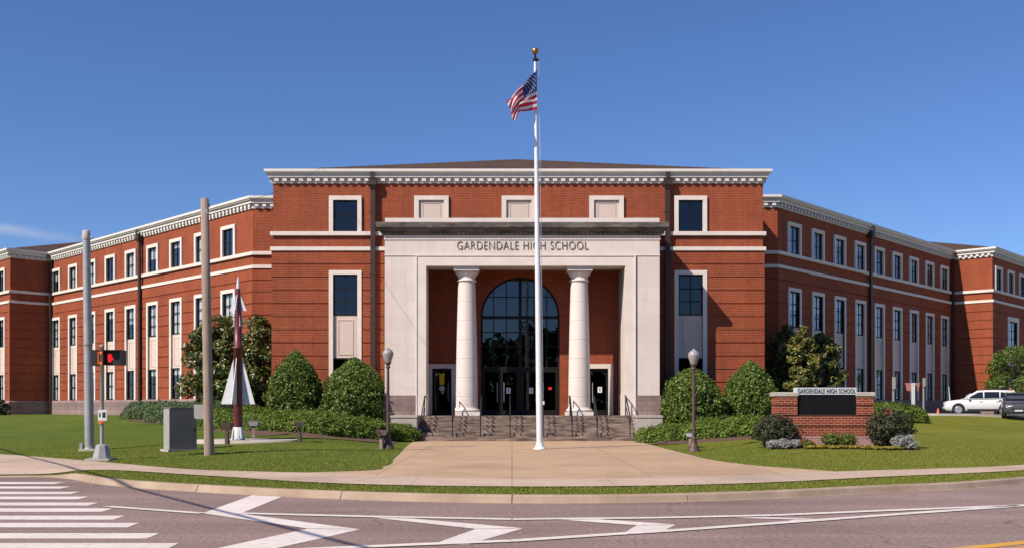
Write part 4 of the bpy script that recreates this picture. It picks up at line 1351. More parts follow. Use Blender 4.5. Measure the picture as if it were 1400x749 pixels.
def juniper(label, pts, mat, seed, dens=3000, ln=.15, wd=.042, group='low juniper hedges'):
    """low spreading hedge: PTS are (x, y, radius, height) of overlapping mounds"""
    cx = sum(p[0] for p in pts) / len(pts); cy = sum(p[1] for p in pts) / len(pts)
    o = thing('juniper_hedge', label, 'hedge', (cx, cy, gz(cx, cy)), 0, group)
    oz = gz(cx, cy)
    P, N, A = [], [], []
    rg = np.random.default_rng(seed)
    for (x, y, r, h) in pts:
        n = int(dens * r * (r + h) * .62)
        d = sph(n); d[:, 2] = np.abs(d[:, 2])
        f = lump(d * 2.2, int(rg.integers(1e6)), 6, .10) * (1 - .3 * rg.uniform(0, 1, n) ** 2.0) + np.where(rg.uniform(0, 1, n) < .10, rg.uniform(0, .16, n), 0)
        gx, gy = x + d[:, 0] * r * f, y + d[:, 1] * r * f
        g = ground(gx, gy)
        z = g + (.03 + np.clip(d[:, 2], 0, 1) ** .75 * h * f)
        P.append(np.stack([gx - cx, gy - cy, z - oz], 1)); N.append(d + np.array([0, 0, .5])); A.append(d * np.array([1, 1, .6]) + np.array([0, 0, .35]))
    P = np.concatenate(P); N = np.concatenate(N); A = np.concatenate(A)
    foliage('foliage', P, N, ln, wd, mat, o, .7, A)
    mb = MB()
    for (x, y, r, h) in pts[::2]:
        zb = gz(x, y) - oz
        for a in (0.4, 1.9, 3.2, 4.9):
            mb.tube((x - cx, y - cy, zb - .02), (x - cx + r * .6 * math.cos(a), y - cy + r * .6 * math.sin(a), zb + h * .6), .025, .008, 5)
    mb.build('stem', 'brown_leafmat', o)
    return o

def mounds(pix, seed, jitter=.12):
    """pix: (px, py of the front foot, radius, height)"""
    rg = np.random.default_rng(seed); out = []
    for px, py, r, h in pix:
        p = hit(px, py)
        out.append((p.x + rg.uniform(-jitter, jitter), p.y + r * .95, r * rg.uniform(.92, 1.1), h * rg.uniform(.9, 1.1)))
    return out
def rowpts(a, b, n, ra, rb, ha, hb):
    return [(a[0] + (b[0] - a[0]) * i / (n - 1), a[1] + (b[1] - a[1]) * i / (n - 1), ra + (rb - ra) * i / (n - 1), ha + (hb - ha) * i / (n - 1)) for i in range(n)]
left_blue = mounds(rowpts((186, 572), (282, 584), 8, .95, 1.0, .78, .85), 1) + mounds(rowpts((225, 566), (300, 569), 5, 1.2, 1.2, .9, .95), 2)
left_green = mounds(rowpts((290, 586), (420, 593), 9, .95, .95, .68, .66), 3) + mounds(rowpts((430, 594), (545, 603), 9, .9, .85, .68, .66), 4) + mounds(rowpts((320, 575), (540, 588), 10, 1.1, 1.0, .5, .45), 5)
right_green = mounds(rowpts((893, 605), (1050, 596), 10, .68, .75, .6, .6), 6) + mounds(rowpts((905, 592), (1045, 585), 8, .85, .85, .42, .42), 7)
juniper('blue green spreading juniper hedge running along the foot of the left wing', left_blue, 'blue_juniper', 31)
juniper('long green spreading juniper hedge in front of the two left hollies', left_green, 'juniper', 32)
juniper('bright green low hedge in front of the two right hollies', right_green, 'juniper', 33)

# mulch beds under the planting
def bed(name, outline, z_off=.03):
    P = [Vector(p) for p in outline]
    c = sum(P, Vector((0, 0))) / len(P)
    mb = MB(); v = [(c.x, c.y, gz(c.x, c.y) + z_off + .05)]
    rings = 6
    for k in range(1, rings + 1):
        for p in P:
            q = c + (p - c) * (k / rings)
            v.append((q.x, q.y, gz(q.x, q.y) + z_off + (.03 if k < rings else -.025)))
    n = len(P); f = [(0, 1 + i, 1 + (i + 1) % n) for i in range(n)]
    for k in range(rings - 1):
        for i in range(n):
            j = (i + 1) % n
            f.append((1 + k * n + i, 1 + (k + 1) * n + i, 1 + (k + 1) * n + j, 1 + k * n + j))
    mb.add(v, f, 0, True)
    return structure(mb.build(name, 'mulch'))
def hp(px, py, dy=0):
    p = hit(px, py); return (p.x, p.y + dy)
bed('mulch_bed', [hp(174, 575), hp(230, 580.5), hp(290, 588), hp(360, 595), hp(430, 598.5), hp(500, 603), hp(548, 606.5), (-4.95, 41.4), (-5.0, 43.4), (-6.0, 45.5), (-9.0, 45.6), (-11.4, 45.7), (-14.5, 50.2), (-19, 53)])
bed('mulch_bed', [hp(886, 608), hp(940, 606), hp(1000, 602), hp(1050, 599.5), hp(1080, 590), (13.5, 46.5), (12.5, 47.5), (11.2, 45.7), (6.6, 45.6), (6.2, 43.4), (6.2, 41.4)])

# ------------------------------------------------------------------ brick sign with its flower bed
sp = hit(1127, 609.5)
SY = sp.y
k = SY / F
sz = sp.z
def SX(px): return (px - 700) * k
def SZ(py): return EYE + (HORIZON - py) * k
x0 = SX(1059.5)
sgn = thing('brick_sign', 'low brick school sign with a black message panel and two capped piers', 'sign', (SX(1127), SY, sz))
mwS = Matrix.Translation((SX(1127), SY, 0))
def sx(px): return SX(px) - SX(1127)
mb = MB(); mb.box(sx(1061), sx(1194), -.02, .55, sz - .2, SZ(595.5)); mb.build('plinth', 'pink_block', sgn, mwS)
mb = MB()
mb.box(sx(1061), sx(1194), 0, .53, SZ(595.5), SZ(583.6)); mb.box(sx(1061), sx(1194), 0, .53, SZ(581.2), SZ(568.6))
bands = MB()
bands.box(sx(1061) + .01, sx(1194) - .01, .012, .52, SZ(583.6), SZ(581.2)); bands.box(sx(1061) + .01, sx(1194) - .01, .012, .52, SZ(568.6), SZ(566.5))
for a, c in ((1060.5, 1090), (1171.5, 1194.5)):
    for za, zb in ((566.5, 555.2), (552.9, 541)):
        mb.box(sx(a), sx(c), -.02, .55, SZ(za), SZ(zb))
    bands.box(sx(a) + .012, sx(c) - .012, -.008, .54, SZ(555.2), SZ(552.9))
mb.build('brick_body', 'sign_brick', sgn, mwS)
bands.build('dark_brick_band', 'dark_brick', sgn, mwS)
for a, c in ((1058.5, 1091), (1170.5, 1196)):
    mb = MB(); mb.box(sx(a), sx(c), -.05, .58, SZ(541), SZ(536.8)); mb.frustum(((sx(a) + sx(c)) / 2, .265, SZ(536.8)), sx(c) - sx(a), .63, ((sx(a) + sx(c)) / 2, .265, SZ(535.6)), sx(c) - sx(a) - .05, .56)
    mb.build('pier_cap', 'concrete', sgn, mwS)
mb = MB(); mb.box(sx(1090.3), sx(1171.2), .06, .4, SZ(566.3), SZ(539)); mb.build('message_panel', 'screen', sgn, mwS)
mb = MB(); mb.box(sx(1089.5), sx(1171.5), .03, .42, SZ(538.9), SZ(529.3)); np_ = mb.build('name_plate', 'sign_grey', sgn, mwS)
tm = text_mesh('GARDENDALE HIGH SCHOOL', 79 * k, 6.4 * k, .012, 'dark_letter', 'sign_lettering', 0.004)
put('lettering', tm, np_, mwS @ Matrix.Translation((sx(1130.5), .029, SZ(537.2))))
bcx = SX(1130)
bed('flower_bed', [(SX(1036), SY - .55), (SX(1060), SY - 1.0), (SX(1100), SY - 1.3), (SX(1150), SY - 1.35), (SX(1200), SY - 1.2), (SX(1226), SY - .9), (SX(1238), SY - .2), (SX(1235), SY + .7), (SX(1180), SY + .9), (SX(1080), SY + .9), (SX(1034), SY + .4)], -.015)

def clump(name, label, cat, x, y, rx, h, mat, n, leaf, group=None, flowers=None, ry=None, seed=1, low=.12):
    """small plant: a loose mound of leaves, with blooms as a part"""
    rg = np.random.default_rng(seed)
    z = gz(x, y) + .03
    o = thing(name, label, cat, (x, y, z), 0, group)
    ry = ry or rx
    d = sph(n)
    f = lump(d * 3, seed, 7, .17) * (1 - .5 * rg.uniform(0, 1, n) ** 1.6) + np.where(rg.uniform(0, 1, n) < .12, rg.uniform(0, .22, n), 0)
    cz = h * .5
    p = np.stack([d[:, 0] * rx * f, d[:, 1] * ry * f, np.maximum(.01, cz + d[:, 2] * (h - cz) * f)], 1)
    foliage('foliage', p, d + np.array([0, 0, .4]), leaf[0], leaf[1], mat, o, .8)
    stem(o, [(0, 0, -.04), (0, 0, h * .3)], .03, .015, 'stem', limbs=[((0, 0, h * .1), (rx * .6 * math.cos(a), ry * .6 * math.sin(a), h * .65), .014) for a in (0, 1, 2.1, 3.3, 4.2, 5.3)])
    if flowers:
        fm, fn, fs, zone = flowers
        d = sph(fn * 3); d = d[(d[:, 2] > -.1) & (d[:, 1] < .5)][:fn]
        if zone:
            t = rg.normal(size=(len(d), 3)) * zone[3] + np.array(zone[:3])
            p = t
        else:
            p = np.stack([d[:, 0] * rx * 1.02, d[:, 1] * ry * 1.02, cz + d[:, 2] * (h - cz) * 1.05], 1)
        foliage('blossom', p, d + np.array([0, -.4, .5]), fs, fs, fm, o, .7)
    return o
Yb = SY - .55
clump('rose_bush', 'dark leafed loose rose bush at the left end of the brick sign', 'bush', SX(1058), SY - .25, .62, .98, 'rose_leaf', 4200, (.10, .05), seed=41)
clump('rose_bush', 'tall dark rose bush with red blooms at the right end of the brick sign', 'bush', SX(1214), SY - .05, .72, 1.15, 'rose_leaf', 5000, (.10, .05), flowers=('red_flower', 26, .075, (-.12, -.4, 1.05, .075)), seed=42)
for i, (px, dy, r, h, lab) in enumerate(((1050, -.75, .22, .26, 'silver leaved plant, leftmost in the flower bed'), (1062, -.85, .24, .27, 'silver leaved plant under the left rose bush, nearer the red flowers'), (1078, -.8, .22, .25, 'pale silver plant just left of the first red blooms at the sign'))):
    clump('silver_plant', lab, 'plant', SX(px), SY + dy, r, h, 'silver_leaf', 750, (.075, .035), 'silver plants left of the sign', seed=50 + i)
clump('silver_plant', 'large silver white plant by the right rose bush at the bed edge', 'plant', SX(1223), SY - .75, .36, .42, 'silver_leaf', 1700, (.085, .035), seed=55)
clump('red_salvia', 'red flowering plant low at the foot of the left rose bush', 'plant', SX(1091), SY - .85, .26, .24, 'green_leaf', 700, (.07, .03), 'red flowering plants', ('red_flower', 36, .05, None), seed=60)
clump('red_salvia', 'green plant with red tips in front of the pink block plinth, left one', 'plant', SX(1131), SY - .45, .30, .43, 'green_leaf', 1100, (.08, .032), 'red flowering plants', ('red_flower', 18, .055, None), seed=61)
clump('red_salvia', 'green plant with red tips in front of the pink block plinth, right one', 'plant', SX(1151), SY - .5, .29, .42, 'green_leaf', 1100, (.08, .032), 'red flowering plants', ('red_flower', 30, .055, (.0, -.2, .12, .09)), seed=62)
rg = np.random.default_rng(70)
places = ['at the left end', 'second from the left', 'third from the left', 'left of the middle', 'in the middle', 'right of the middle', 'third from the right', 'second from the right', 'at the right end']
for i, px in enumerate(np.linspace(1096, 1208, 9)):
    clump('yellow_bedding_plant', f'low yellow green bedding plant {places[i]} of the front row below the sign', 'plant', SX(px), SY - 1.05 + rg.uniform(-.08, .08), .2, .085, 'yellow_flower', 420, (.06, .035), 'yellow bedding plants in front of the sign', seed=71 + i)
p = hit(1228, 577)
juniper('rounded clipped green hedge mound beyond the right rose bush', [(p.x - .8, p.y + .9, .85, .78), (p.x + .1, p.y + .7, .95, .85), (p.x + .95, p.y + .9, .8, .75), (p.x - 1.6, p.y + 1.5, .8, .9), (p.x + .2, p.y + 1.6, 1.0, .8)], 'juniper', 34, 3200, .13, .05)
p = hit(1201, 566)
juniper('pale blue green juniper sprig behind the right pier of the sign', [(p.x, p.y, .7, 1.05)], 'blue_juniper', 35, 1500)

# ------------------------------------------------------------------ flagpole and flag
fb = hit(738, 614)
kf = fb.y / F
ptop_x = (731.5 - 700) * kf
H = (614 - 66) * kf
tilt = math.atan2(ptop_x - fb.x, H)
fp = thing('flagpole', 'tall silver flagpole with a gold ball on top standing in the plaza', 'flagpole', (fb.x, fb.y, fb.z), 0, None, tilt)
mb = MB(); mb.lathe([(.107, .1), (.103, 2), (.09, 6), (.07, 9.5), (.045, H - .45)], n=24); mb.build('pole', 'aluminium', fp)
mb = MB(); mb.lathe([(.22, .015), (.22, .05), (.17, .07), (.135, .14), (.12, .22), (.112, .23)], n=24); mb.build('base_collar', 'aluminium', fp)
mb = MB(); mb.lathe([(.05, H - .45), (.075, H - .44), (.075, H - .36), (.04, H - .34), (.03, H - .18)], n=16); mb.tube((.07, 0, H - .4), (.14, 0, H - .4), .03); mb.build('truck', 'dark_metal', fp)
mb = MB(); mb.lathe([(.115 * math.sin(a) + .001, H - .1 - .115 * math.cos(a)) for a in np.linspace(0, math.pi, 17)], n=24); mb.build('ball_finial', 'gold', fp)
mb = MB()
mb.path([(.12, -.02, H - .4), (.125, -.03, 8), (.13, -.02, 1.6)], .004, 5); mb.path([(.12, .02, H - .4), (.14, .03, 8), (.135, .02, 1.6)], .004, 5); mb.box(.11, .17, -.06, .06, 1.5, 1.62)
mb.build('halyard', 'white_metal', fp)
# flag: a cloth grid hung from the hoist, folded and drooping
NU, NV = 44, 39
def fp2(u, v):
    top = np.array([734.0 - 40 * u - 3 * math.sin(u * 3.1), 97 + 50 * u + 3.5 * math.sin(u * math.pi) * (1 - u) - 6 * u * (1 - u)])
    bot = np.array([734.0 - 30 * u - 4 * math.sin(u * math.pi), 151.5 + 7 * u + 15 * max(0, u - .6) ** 1.2 * 2.6])
    p = top + (bot - top) * v
    amp = u ** .8
    p[0] += 1.6 * amp * math.sin(v * 9 + u * 5); p[1] += 1.3 * amp * math.sin(v * 12.5 + u * 3 + .8)
    dy = amp * (.16 * math.sin(v * 10.5 - u * 6.5) + .10 * math.sin(v * 21 + u * 4)) - .35 * u
    return Vector((fb.x + (p[0] - 738) * kf, fb.y + dy - .10, fb.z + (614 - p[1]) * kf))
V = [[fp2(i / NU, j / NV) for j in range(NV + 1)] for i in range(NU + 1)]
mb = MB()
c0 = V[0][0]
flat = [tuple(p - c0) for r in V for p in r]
mb.v = flat
NVp = NV + 1
for i in range(NU):
    for j in range(NV):
        canton = (i + .5) / NU < .42 and (j + .5) / NV < 7 / 13
        mb.f.append((i * NVp + j, (i + 1) * NVp + j, (i + 1) * NVp + j + 1, i * NVp + j + 1))
        mb.mi.append(2 if canton else (0 if (j // 3) % 2 == 0 else 1)); mb.sm.append(True)
for r in range(9):
    nst = 6 if r % 2 == 0 else 5
    for c in range(nst):
        u = .42 * ((c + (.5 if nst == 6 else 1.0)) / 6); v = (7 / 13) * (r + .55) / 9
        pc = fp2(u, v) - c0
        du = (fp2(u + .01, v) - fp2(u, v)).normalized(); dv = (fp2(u, v + .01) - fp2(u, v)).normalized()
        nn = du.cross(dv).normalized()
        for sgn_ in (1, -1):
            pts = []
            for q in range(10):
                a = math.pi / 2 + q * math.pi / 5; rr = .029 if q % 2 == 0 else .012
                pts.append(pc + nn * .008 * sgn_ + du * rr * math.cos(a) * 1.0 - dv * rr * math.sin(a))
            mb.add(pts, [tuple(range(10))], 1)
me = bpy.data.meshes.new('flag'); me.from_pydata(mb.v, [], mb.f)
for m_ in ('flag_red', 'flag_white', 'flag_blue'): me.materials.append(M[m_])
me.polygons.foreach_set('material_index', mb.mi); me.polygons.foreach_set('use_smooth', mb.sm); me.update()
tag(put('flag', me, None, Matrix.Translation(c0)), 'red white and blue striped flag with stars drooping from the flagpole', 'flag')

# ------------------------------------------------------------------ lamp posts
def lamp(label, px, py, ptop, first=None):
    p = hit(px, py); k = p.y / F; h = (py - ptop) * k
    o = thing('lamp_post', label, 'street lamp', tuple(p), 0, 'brown lamp posts beside the plaza')
    mb = MB(); mb.lathe([(.055, .3), (.052, h * .55), (.045, h * .79)], n=14); mb.build('post', 'lamp_metal', o)
    mb = MB(); mb.lathe([(.21, -.05), (.21, .05), (.19, .07), (.165, .12), (.17, .16), (.13, .2), (.10, .3), (.085, .4), (.095, .43), (.06, .46)], n=12); mb.build('base', 'lamp_metal', o)
    mb = MB(); mb.lathe([(.05, h * .79), (.085, h * .795), (.085, h * .80), (.06, h * .81), (.07, h * .825), (.105, h * .835), (.11, h * .85), (.05, h * .853)], n=14); mb.build('collar', 'lamp_metal', o)
    g0 = h * .85; gh = h - g0
    mb = MB(); mb.lathe([(.105, g0), (.15, g0 + gh * .25), (.185, g0 + gh * .5), (.19, g0 + gh * .58), (.15, g0 + gh * .72), (.085, g0 + gh * .85), (.03, g0 + gh * .9), (.022, g0 + gh * .95), (.004, g0 + gh)], n=20); mb.build('globe', 'globe', o)
    return o
lamp('brown lamp post with frosted globe at the left edge of the plaza', 530.5, 613, 473.5)
lamp('brown lamp post with frosted globe on the lawn at the right edge of the plaza', 948.5, 616.5, 475.5)
o = tag(put('lamp_tag', None), None, None) if False else None

# ------------------------------------------------------------------ poles and equipment on the left
p = hit(122.5, 615.5); k = p.y / F
ht = (615.5 - 317) * k
o = thing('steel_pole', 'tall galvanised steel mast standing behind the pedestrian signal', 'pole', tuple(p), 0, None, math.atan2((119.5 - 124) * k, ht))
mb = MB(); mb.lathe([(.145, .05), (.135, ht * .4), (.115, ht)], n=20); mb.build('mast', 'galvanised', o)
mb = MB(); mb.box(-.26, .26, -.26, .26, -.15, .06); mb.build('footing', 'concrete', o)
mb = MB(); mb.box(-.26, -.17, -.15, -.03, .06, .26); mb.lathe([(.175, .06), (.175, .09), (.15, .1)], n=16); mb.build('anchor_cover', 'galvanised', o)
mb = MB(); mb.lathe([(.13, ht - .26), (.135, ht - .22), (.135, ht - .14), (.12, ht - .1), (.12, ht + .02), (.05, ht + .05)], n=16)
mb.tube((.1, -.02, ht - .18), (.2, -.04, ht - .2), .03); mb.build('pole_cap', 'concrete', o)
mb = MB(); mb.lathe([(.147, ht * .48), (.147, ht * .486)], n=20); mb.build('seam_band', 'cabinet', o)

p = hit(139.5, 629); k = p.y / F
o = thing('pedestrian_signal', 'slim pedestrian crossing signal post showing a red hand on a tapered base', 'pedestrian signal', tuple(p))
def pz(py): return (629.5 - py) * k
def qx(px): return (px - 139.5) * k
mb = MB(); mb.box(-.36, .30, -.3, .3, -.12, .06); mb.build('footing', 'concrete', o)
mb = MB(); mb.lathe([(.26, .06), (.25, .12), (.17, pz(609)), (.15, pz(608)), (.06, pz(607))], n=8, smooth=False); mb.build('base', 'galvanised', o)
mb = MB(); mb.lathe([(.052, pz(609)), (.05, pz(475)), (.06, pz(475)), (.062, pz(473)), (.04, pz(471.5))], n=14); mb.build('post', 'galvanised', o)
# lit head, facing the road
x0, x1, z0_, z1_ = qx(145.5), qx(170), pz(499.5), pz(479)
mb = MB(); mb.box(x0, x1, -.10, .14, z0_, z1_)
for (a, c, d, e) in ((x0, x1, z1_ - .02, z1_), (x0, x0 + .015, z0_, z1_ - .02), (x1 - .015, x1, z0_, z1_ - .02)): mb.box(a, c, -.27, -.10, d, e)
hd = mb.build('signal_head', 'black', o)
# the raised-hand symbol: palm, four fingers, thumb
hc = (qx(152.2), pz(489.2)); s_ = (z1_ - z0_) / .42 * .9
mb = MB()
def cap2(a, c, r, y0=-.108, y1=-.101):
    a = Vector(a) * s_; c = Vector(c) * s_; r *= s_
    d = (c - a).normalized(); n = Vector((-d.y, d.x)) * r
    pts = [a - n, c - n] + [c + n * math.sin(t) + d * r * math.cos(t) for t in (-.8, 0, .8)] + [c + n, a + n]
    pts = [(hc[0] + q.x, hc[1] + q.y) for q in pts]
    mb.prism(pts, y0, y1, 'y')
mb.prism([(hc[0] + x * s_, hc[1] + z * s_) for x, z in ((-.055, -.02), (.06, -.02), (.055, -.10), (.03, -.14), (-.03, -.14), (-.06, -.09))], -.108, -.101, 'y')
for fx, l, sp_ in ((-.043, .105, -.012), (-.012, .13, -.003), (.018, .125, .004), (.047, .095, .012)):
    cap2((fx, -.02), (fx + sp_, -.02 + l), .012, -.1085, -.1015)
cap2((.05, -.085), (.105, -.02), .014, -.109, -.1005)
mb.build('red_hand', 'red_lit', hd)
mb = MB(); mb.box(qx(125.5), qx(134), -.06, .28, pz(500), pz(478.5)); mb.build('signal_head', 'black', o)
mb = MB()
for z in (482.5, 496.5): mb.box(qx(134), qx(145.5), -.03, .03, pz(z) - .02, pz(z) + .02); mb.tube((0, 0, pz(z) - .035), (0, 0, pz(z) + .035), .065, n=12)
mb.box(qx(143.5), qx(145.4), -.05, .05, pz(498), pz(481)); mb.box(qx(134.1), qx(135.6), -.05, .05, pz(498), pz(481)); mb.build('bracket', 'orange', o)
mb = MB(); mb.box(qx(135.5), qx(147.5), -.075, -.055, pz(575), pz(560)); bx_ = mb.build('button_sign', 'sign_grey', o)
mb = MB(); mb.box(qx(141.5), qx(145.8), -.079, -.075, pz(571), pz(563.5)); mb.box(qx(137), qx(139), -.079, -.075, pz(570), pz(564.5)); mb.build('sign_symbol', 'black', bx_)
mb = MB(); mb.box(qx(136.5), qx(143.5), -.10, -.05, pz(578.8), pz(575.5)); mb.tube((qx(140), -.10, pz(577.2)), (qx(140), -.13, pz(577.2)), .035); mb.build('push_button', 'orange', o)

p = hit(286, 621.8); k = p.y / F; ht = (620.5 - 270.5) * k
wood = thing('utility_pole', 'weathered round wooden pole standing on the lawn beside the steel cabinet', 'utility pole', tuple(p), 0, None, math.atan2((280 - 286.3) * k, ht))
mb = MB(); mb.lathe([(.148, -.2), (.14, .4), (.128, ht * .55), (.112, ht - .01), (.09, ht)], n=18); mb.build('shaft', 'wood_pole', wood)
mb = MB(); mb.box(-.42, -.15, .02, .22, (620.5 - 570.5) * k, (620.5 - 551) * k); mb.box(-.3, .1, .1, .17, (620.5 - 565) * k, (620.5 - 561) * k); mb.build('meter_box', 'cabinet_light', wood)
mb = MB(); mb.tube((-.05, -.10, ht - .42), (.14, -.12, ht - .42), .012); mb.tube((.1, -.11, ht - .47), (.1, -.11, ht - .33), .03); mb.tube((.12, .02, ht - .25), (.12, .02, ht - .15), .022)
mb.build('cable_bracket', 'galvanised', wood)
ptop = Vector((p.x + (281 - 286) * k + .1, p.y, p.z + ht - .4))
pend = Vector(((441 - 700) * 45.8 / F, 45.8, 12.42))
pts = [ptop.lerp(pend, t) - Vector((0, 0, .35 * 4 * t * (1 - t) * .6)) for t in np.linspace(0, 1, 15)]
mb = MB(); mb.path([tuple(q - ptop) for q in pts], .0065, 6)
tag(mb.build('overhead_cable', 'black', None, Matrix.Translation(ptop)), 'thin black cable from the wooden pole up to the middle roof edge', 'cable')

# steel cabinet
p = hit(251, 615.5); k = p.y / F
cab = thing('utility_cabinet', 'grey steel traffic control cabinet on a small concrete pad', 'cabinet', (p.x, p.y, p.z), math.radians(42))
w, d, h = .86, .42, 59 * k
mb = MB(); mb.box(-w/2, w/2, 0, d, .05, h - .03); body = mb.build('body', 'cabinet', cab)
mb = MB(); mb.box(-w/2 - .02, w/2 + .02, -.03, d + .02, h - .03, h); mb.build('top', 'cabinet', cab)
mb = MB(); mb.box(-w/2 + .03, w/2 - .03, -.025, 0, .08, h - .06); dr_ = mb.build('door', 'cabinet', cab)
mb = MB(); mb.tube((w/2 - .1, -.06, h * .5), (w/2 - .1, -.025, h * .5), .015); mb.box(w/2 - .115, w/2 - .085, -.075, -.06, h * .44, h * .52); mb.build('handle', 'dark_metal', dr_)
mb = MB(); mb.box(-w/2 - .035, -w/2, -.02, d - .02, .06, h - .05); mb.build('side_panel', 'cabinet_light', cab)
mb = MB(); mb.box(-w/2 - .1, w/2 + .1, -.1, d + .1, -.2, .05); mb.build('pad', 'concrete', cab)

# ------------------------------------------------------------------ missile on display
p = hit(325.5, 604); k = p.y / F
def mz(py): return (604 - py) * k
rk = thing('missile_display', 'maroon missile with grey tail fins and white nose standing upright as a monument', 'missile display', tuple(p))
r0 = 6.1 * k
mb = MB(); mb.lathe([(r0, mz(588)), (r0, mz(477)), (r0 * 1.12, mz(476.5)), (r0 * 1.12, mz(474)), (r0 * .92, mz(473.5)), (r0 * .86, mz(440)), (r0 * .66, mz(415)), (r0 * .42, mz(394.5))], n=24); mb.build('body', 'maroon', rk)
mb = MB(); mb.lathe([(r0 * .42, mz(394.5)), (r0 * .30, mz(386)), (r0 * .12, mz(380)), (.004, mz(377.5))], n=20); mb.build('nose_cone', 'white_metal', rk)
th = .012
fin = [(r0 * .98, mz(489)), (24 * k, mz(552)), (r0 * .98, mz(552))]
base_f = None
mbf = MB(); mbf.prism(fin, -th, th, 'y'); fme = mbf.mesh('tail_fin', 'white_metal')
mbc = MB(); mbc.prism([(r0 * .55, mz(403)), (r0 * 2.0, mz(425)), (r0 * .62, mz(424))], -.008, .008, 'y'); cme = mbc.mesh('nose_fin', 'white_metal')
mbd = MB(); mbd.prism([(r0 * .75, mz(430)), (r0 * 1.15, mz(446)), (r0 * .8, mz(446))], -.008, .008, 'y'); dme = mbd.mesh('nose_fin', 'white_metal')
for q in range(4):
    mw = WM[rk.name] @ Matrix.Rotation(q * math.pi / 2 + math.radians(-6), 4, 'Z')
    put('tail_fin', fme, rk, mw); put('nose_fin', cme, rk, mw); put('nose_fin', dme, rk, mw @ Matrix.Rotation(math.pi / 4, 4, 'Z') if q % 2 else mw)
mb = MB(); mb.lathe([(r0 * 1.15, .02), (r0 * 1.1, .12), (r0 * 1.08, mz(583.5)), (r0 * .9, mz(583))], n=20)
for q in range(4):
    a = q * math.pi / 2 + math.pi / 4
    mb.tube((r0 * 1.6 * math.cos(a), r0 * 1.6 * math.sin(a), 0), (r0 * 1.1 * math.cos(a), r0 * 1.1 * math.sin(a), mz(584)), .035, .025)
mb.build('stand', 'white_metal', rk)
mb = MB(); mb.box(-.05, .05, -r0 * 1.2, -r0, .03, .10); mb.build('hatch', 'black', rk)
pc = hit(336, 603)
mb = MB(); mb.lathe([(1, -.15), (1, .045), (.985, .055)], n=48)
me = mb.mesh('monument_pad', 'concrete')
for v in me.vertices: v.co.x *= 1.78; v.co.y *= 1.15
structure(put('monument_pad', me, None, frame(pc.x, pc.y + .2, gz(pc.x, pc.y + .2))))

# floodlights on short posts
def flood(label, px, py, ptop, aim, lit=False):
    p = hit(px, py); k = p.y / F; h = (py - ptop) * k
    o = thing('floodlight', label, 'floodlight', tuple(p), aim, 'floodlights on short posts')
    mb = MB(); mb.box(-.055, .055, -.055, .055, -.05, h * .62); mb.build('post', 'lamp_metal' if not lit else 'cabinet', o)
    mb = MB()
    v = [(-.2, -.1, h - .02), (.2, -.1, h - .02), (.2, .13, h + .02), (-.2, .13, h + .02), (-.15, -.06, h * .72), (.15, -.06, h * .72), (.15, .06, h * .66), (-.15, .06, h * .66)]
    mb.add(v, [(0, 1, 2, 3), (4, 7, 6, 5), (0, 4, 5, 1), (1, 5, 6, 2), (2, 6, 7, 3), (3, 7, 4, 0)])
    mb.tube((0, 0, h * .6), (0, 0, h * .72), .03)
    hd = mb.build('lamp_head', 'lamp_metal', o)
    mb = MB(); mb.add([(-.17, -.10, h - .015), (.17, -.10, h - .015), (.13, -.067, h * .74), (-.13, -.067, h * .74)], [(0, 1, 2, 3)])
    for q in range(4): pass
    v = [(x, y - .012, z) for x, y, z in mb.v]
    mb2 = MB(); mb2.add(mb.v + v, [(4, 5, 6, 7), (0, 1, 5, 4), (1, 2, 6, 5), (2, 3, 7, 6), (3, 0, 4, 7)]); mb2.build('lens', 'lens', hd)
    return o
flood('brown floodlight on a short post just left of the missile stand, turned away', 310.5, 606.5, 577.5, math.radians(165))
flood('floodlight with bright glass facing forward just right of the missile stand', 346.5, 600.5, 575, math.radians(10), True)
flood('dark floodlight on a short post at the right end of the monument pad', 409.5, 603.5, 576, math.radians(80))
flood('small floodlight on a short post next to the left lamp post', 522, 613, 588, math.radians(60), True)
flood('small floodlight close behind the right lamp post', 945, 612.5, 591, math.radians(-60), True)

# ------------------------------------------------------------------ street furniture on the right
def sign_post(name, label, px, py, ptop, Y, r=.035, mat='galvanised'):
    x = (px - 700) * Y / F; z = gz(x, Y)
    h = EYE + (HORIZON - ptop) * Y / F - z
    o = thing(name, label, 'sign', (x, Y, z))
    mb = MB(); mb.box(-r, r, -r, r, -.1, h); mb.build('post', mat, o)
    return o, h
o, h = sign_post('street_sign', 'thin grey edge-on sign post just right of the brick sign pier', 1221, 553, 515, 52)
mb = MB(); mb.box(-.065, .065, -.17, -.037, h - .62, h); mb.build('sign_plate', 'cabinet_light', o)
o, h = sign_post('street_sign', 'faded red tapered traffic sign on a white post beyond the hedge', 1248.5, 554, 523, 54, .07, 'white_metal')
mb = MB(); mb.prism([(-.40, h), (.40, h), (.30, h - .42), (-.30, h - .42)], .075, .09, 'y'); mb.build('sign_plate', 'pink_sign', o)
o, h = sign_post('street_sign', 'narrow grey sign on a thin post at the edge of the driveway', 1262.5, 566, 516.5, 55.5)
mb = MB(); mb.box(-.05, .05, -.15, -.037, h - .45, h); mb.build('sign_plate', 'cabinet_light', o)
x = (1263 - 700) * 55.5 / F
o = thing('leaning_stake', 'thin white stake leaning just in front of the white car', 'stake', ((1300.5 - 700) * 62 / F, 62, gz((1300.5 - 700) * 62 / F, 62)), 0, None, math.radians(-5))
mb = MB(); mb.tube((0, 0, 0), (0, 0, 1.75), .03, .022, 8); mb.build('rod', 'white_metal', o)
mb = MB(); mb.lathe([(.05, 0), (.05, .04), (.03, .06)], n=10); mb.build('foot', 'white_metal', o)
q = Vector(((1282.5 - 700) * 57.8 / F, 57.8, 0)); q.z = gz(q.x, q.y) + .03
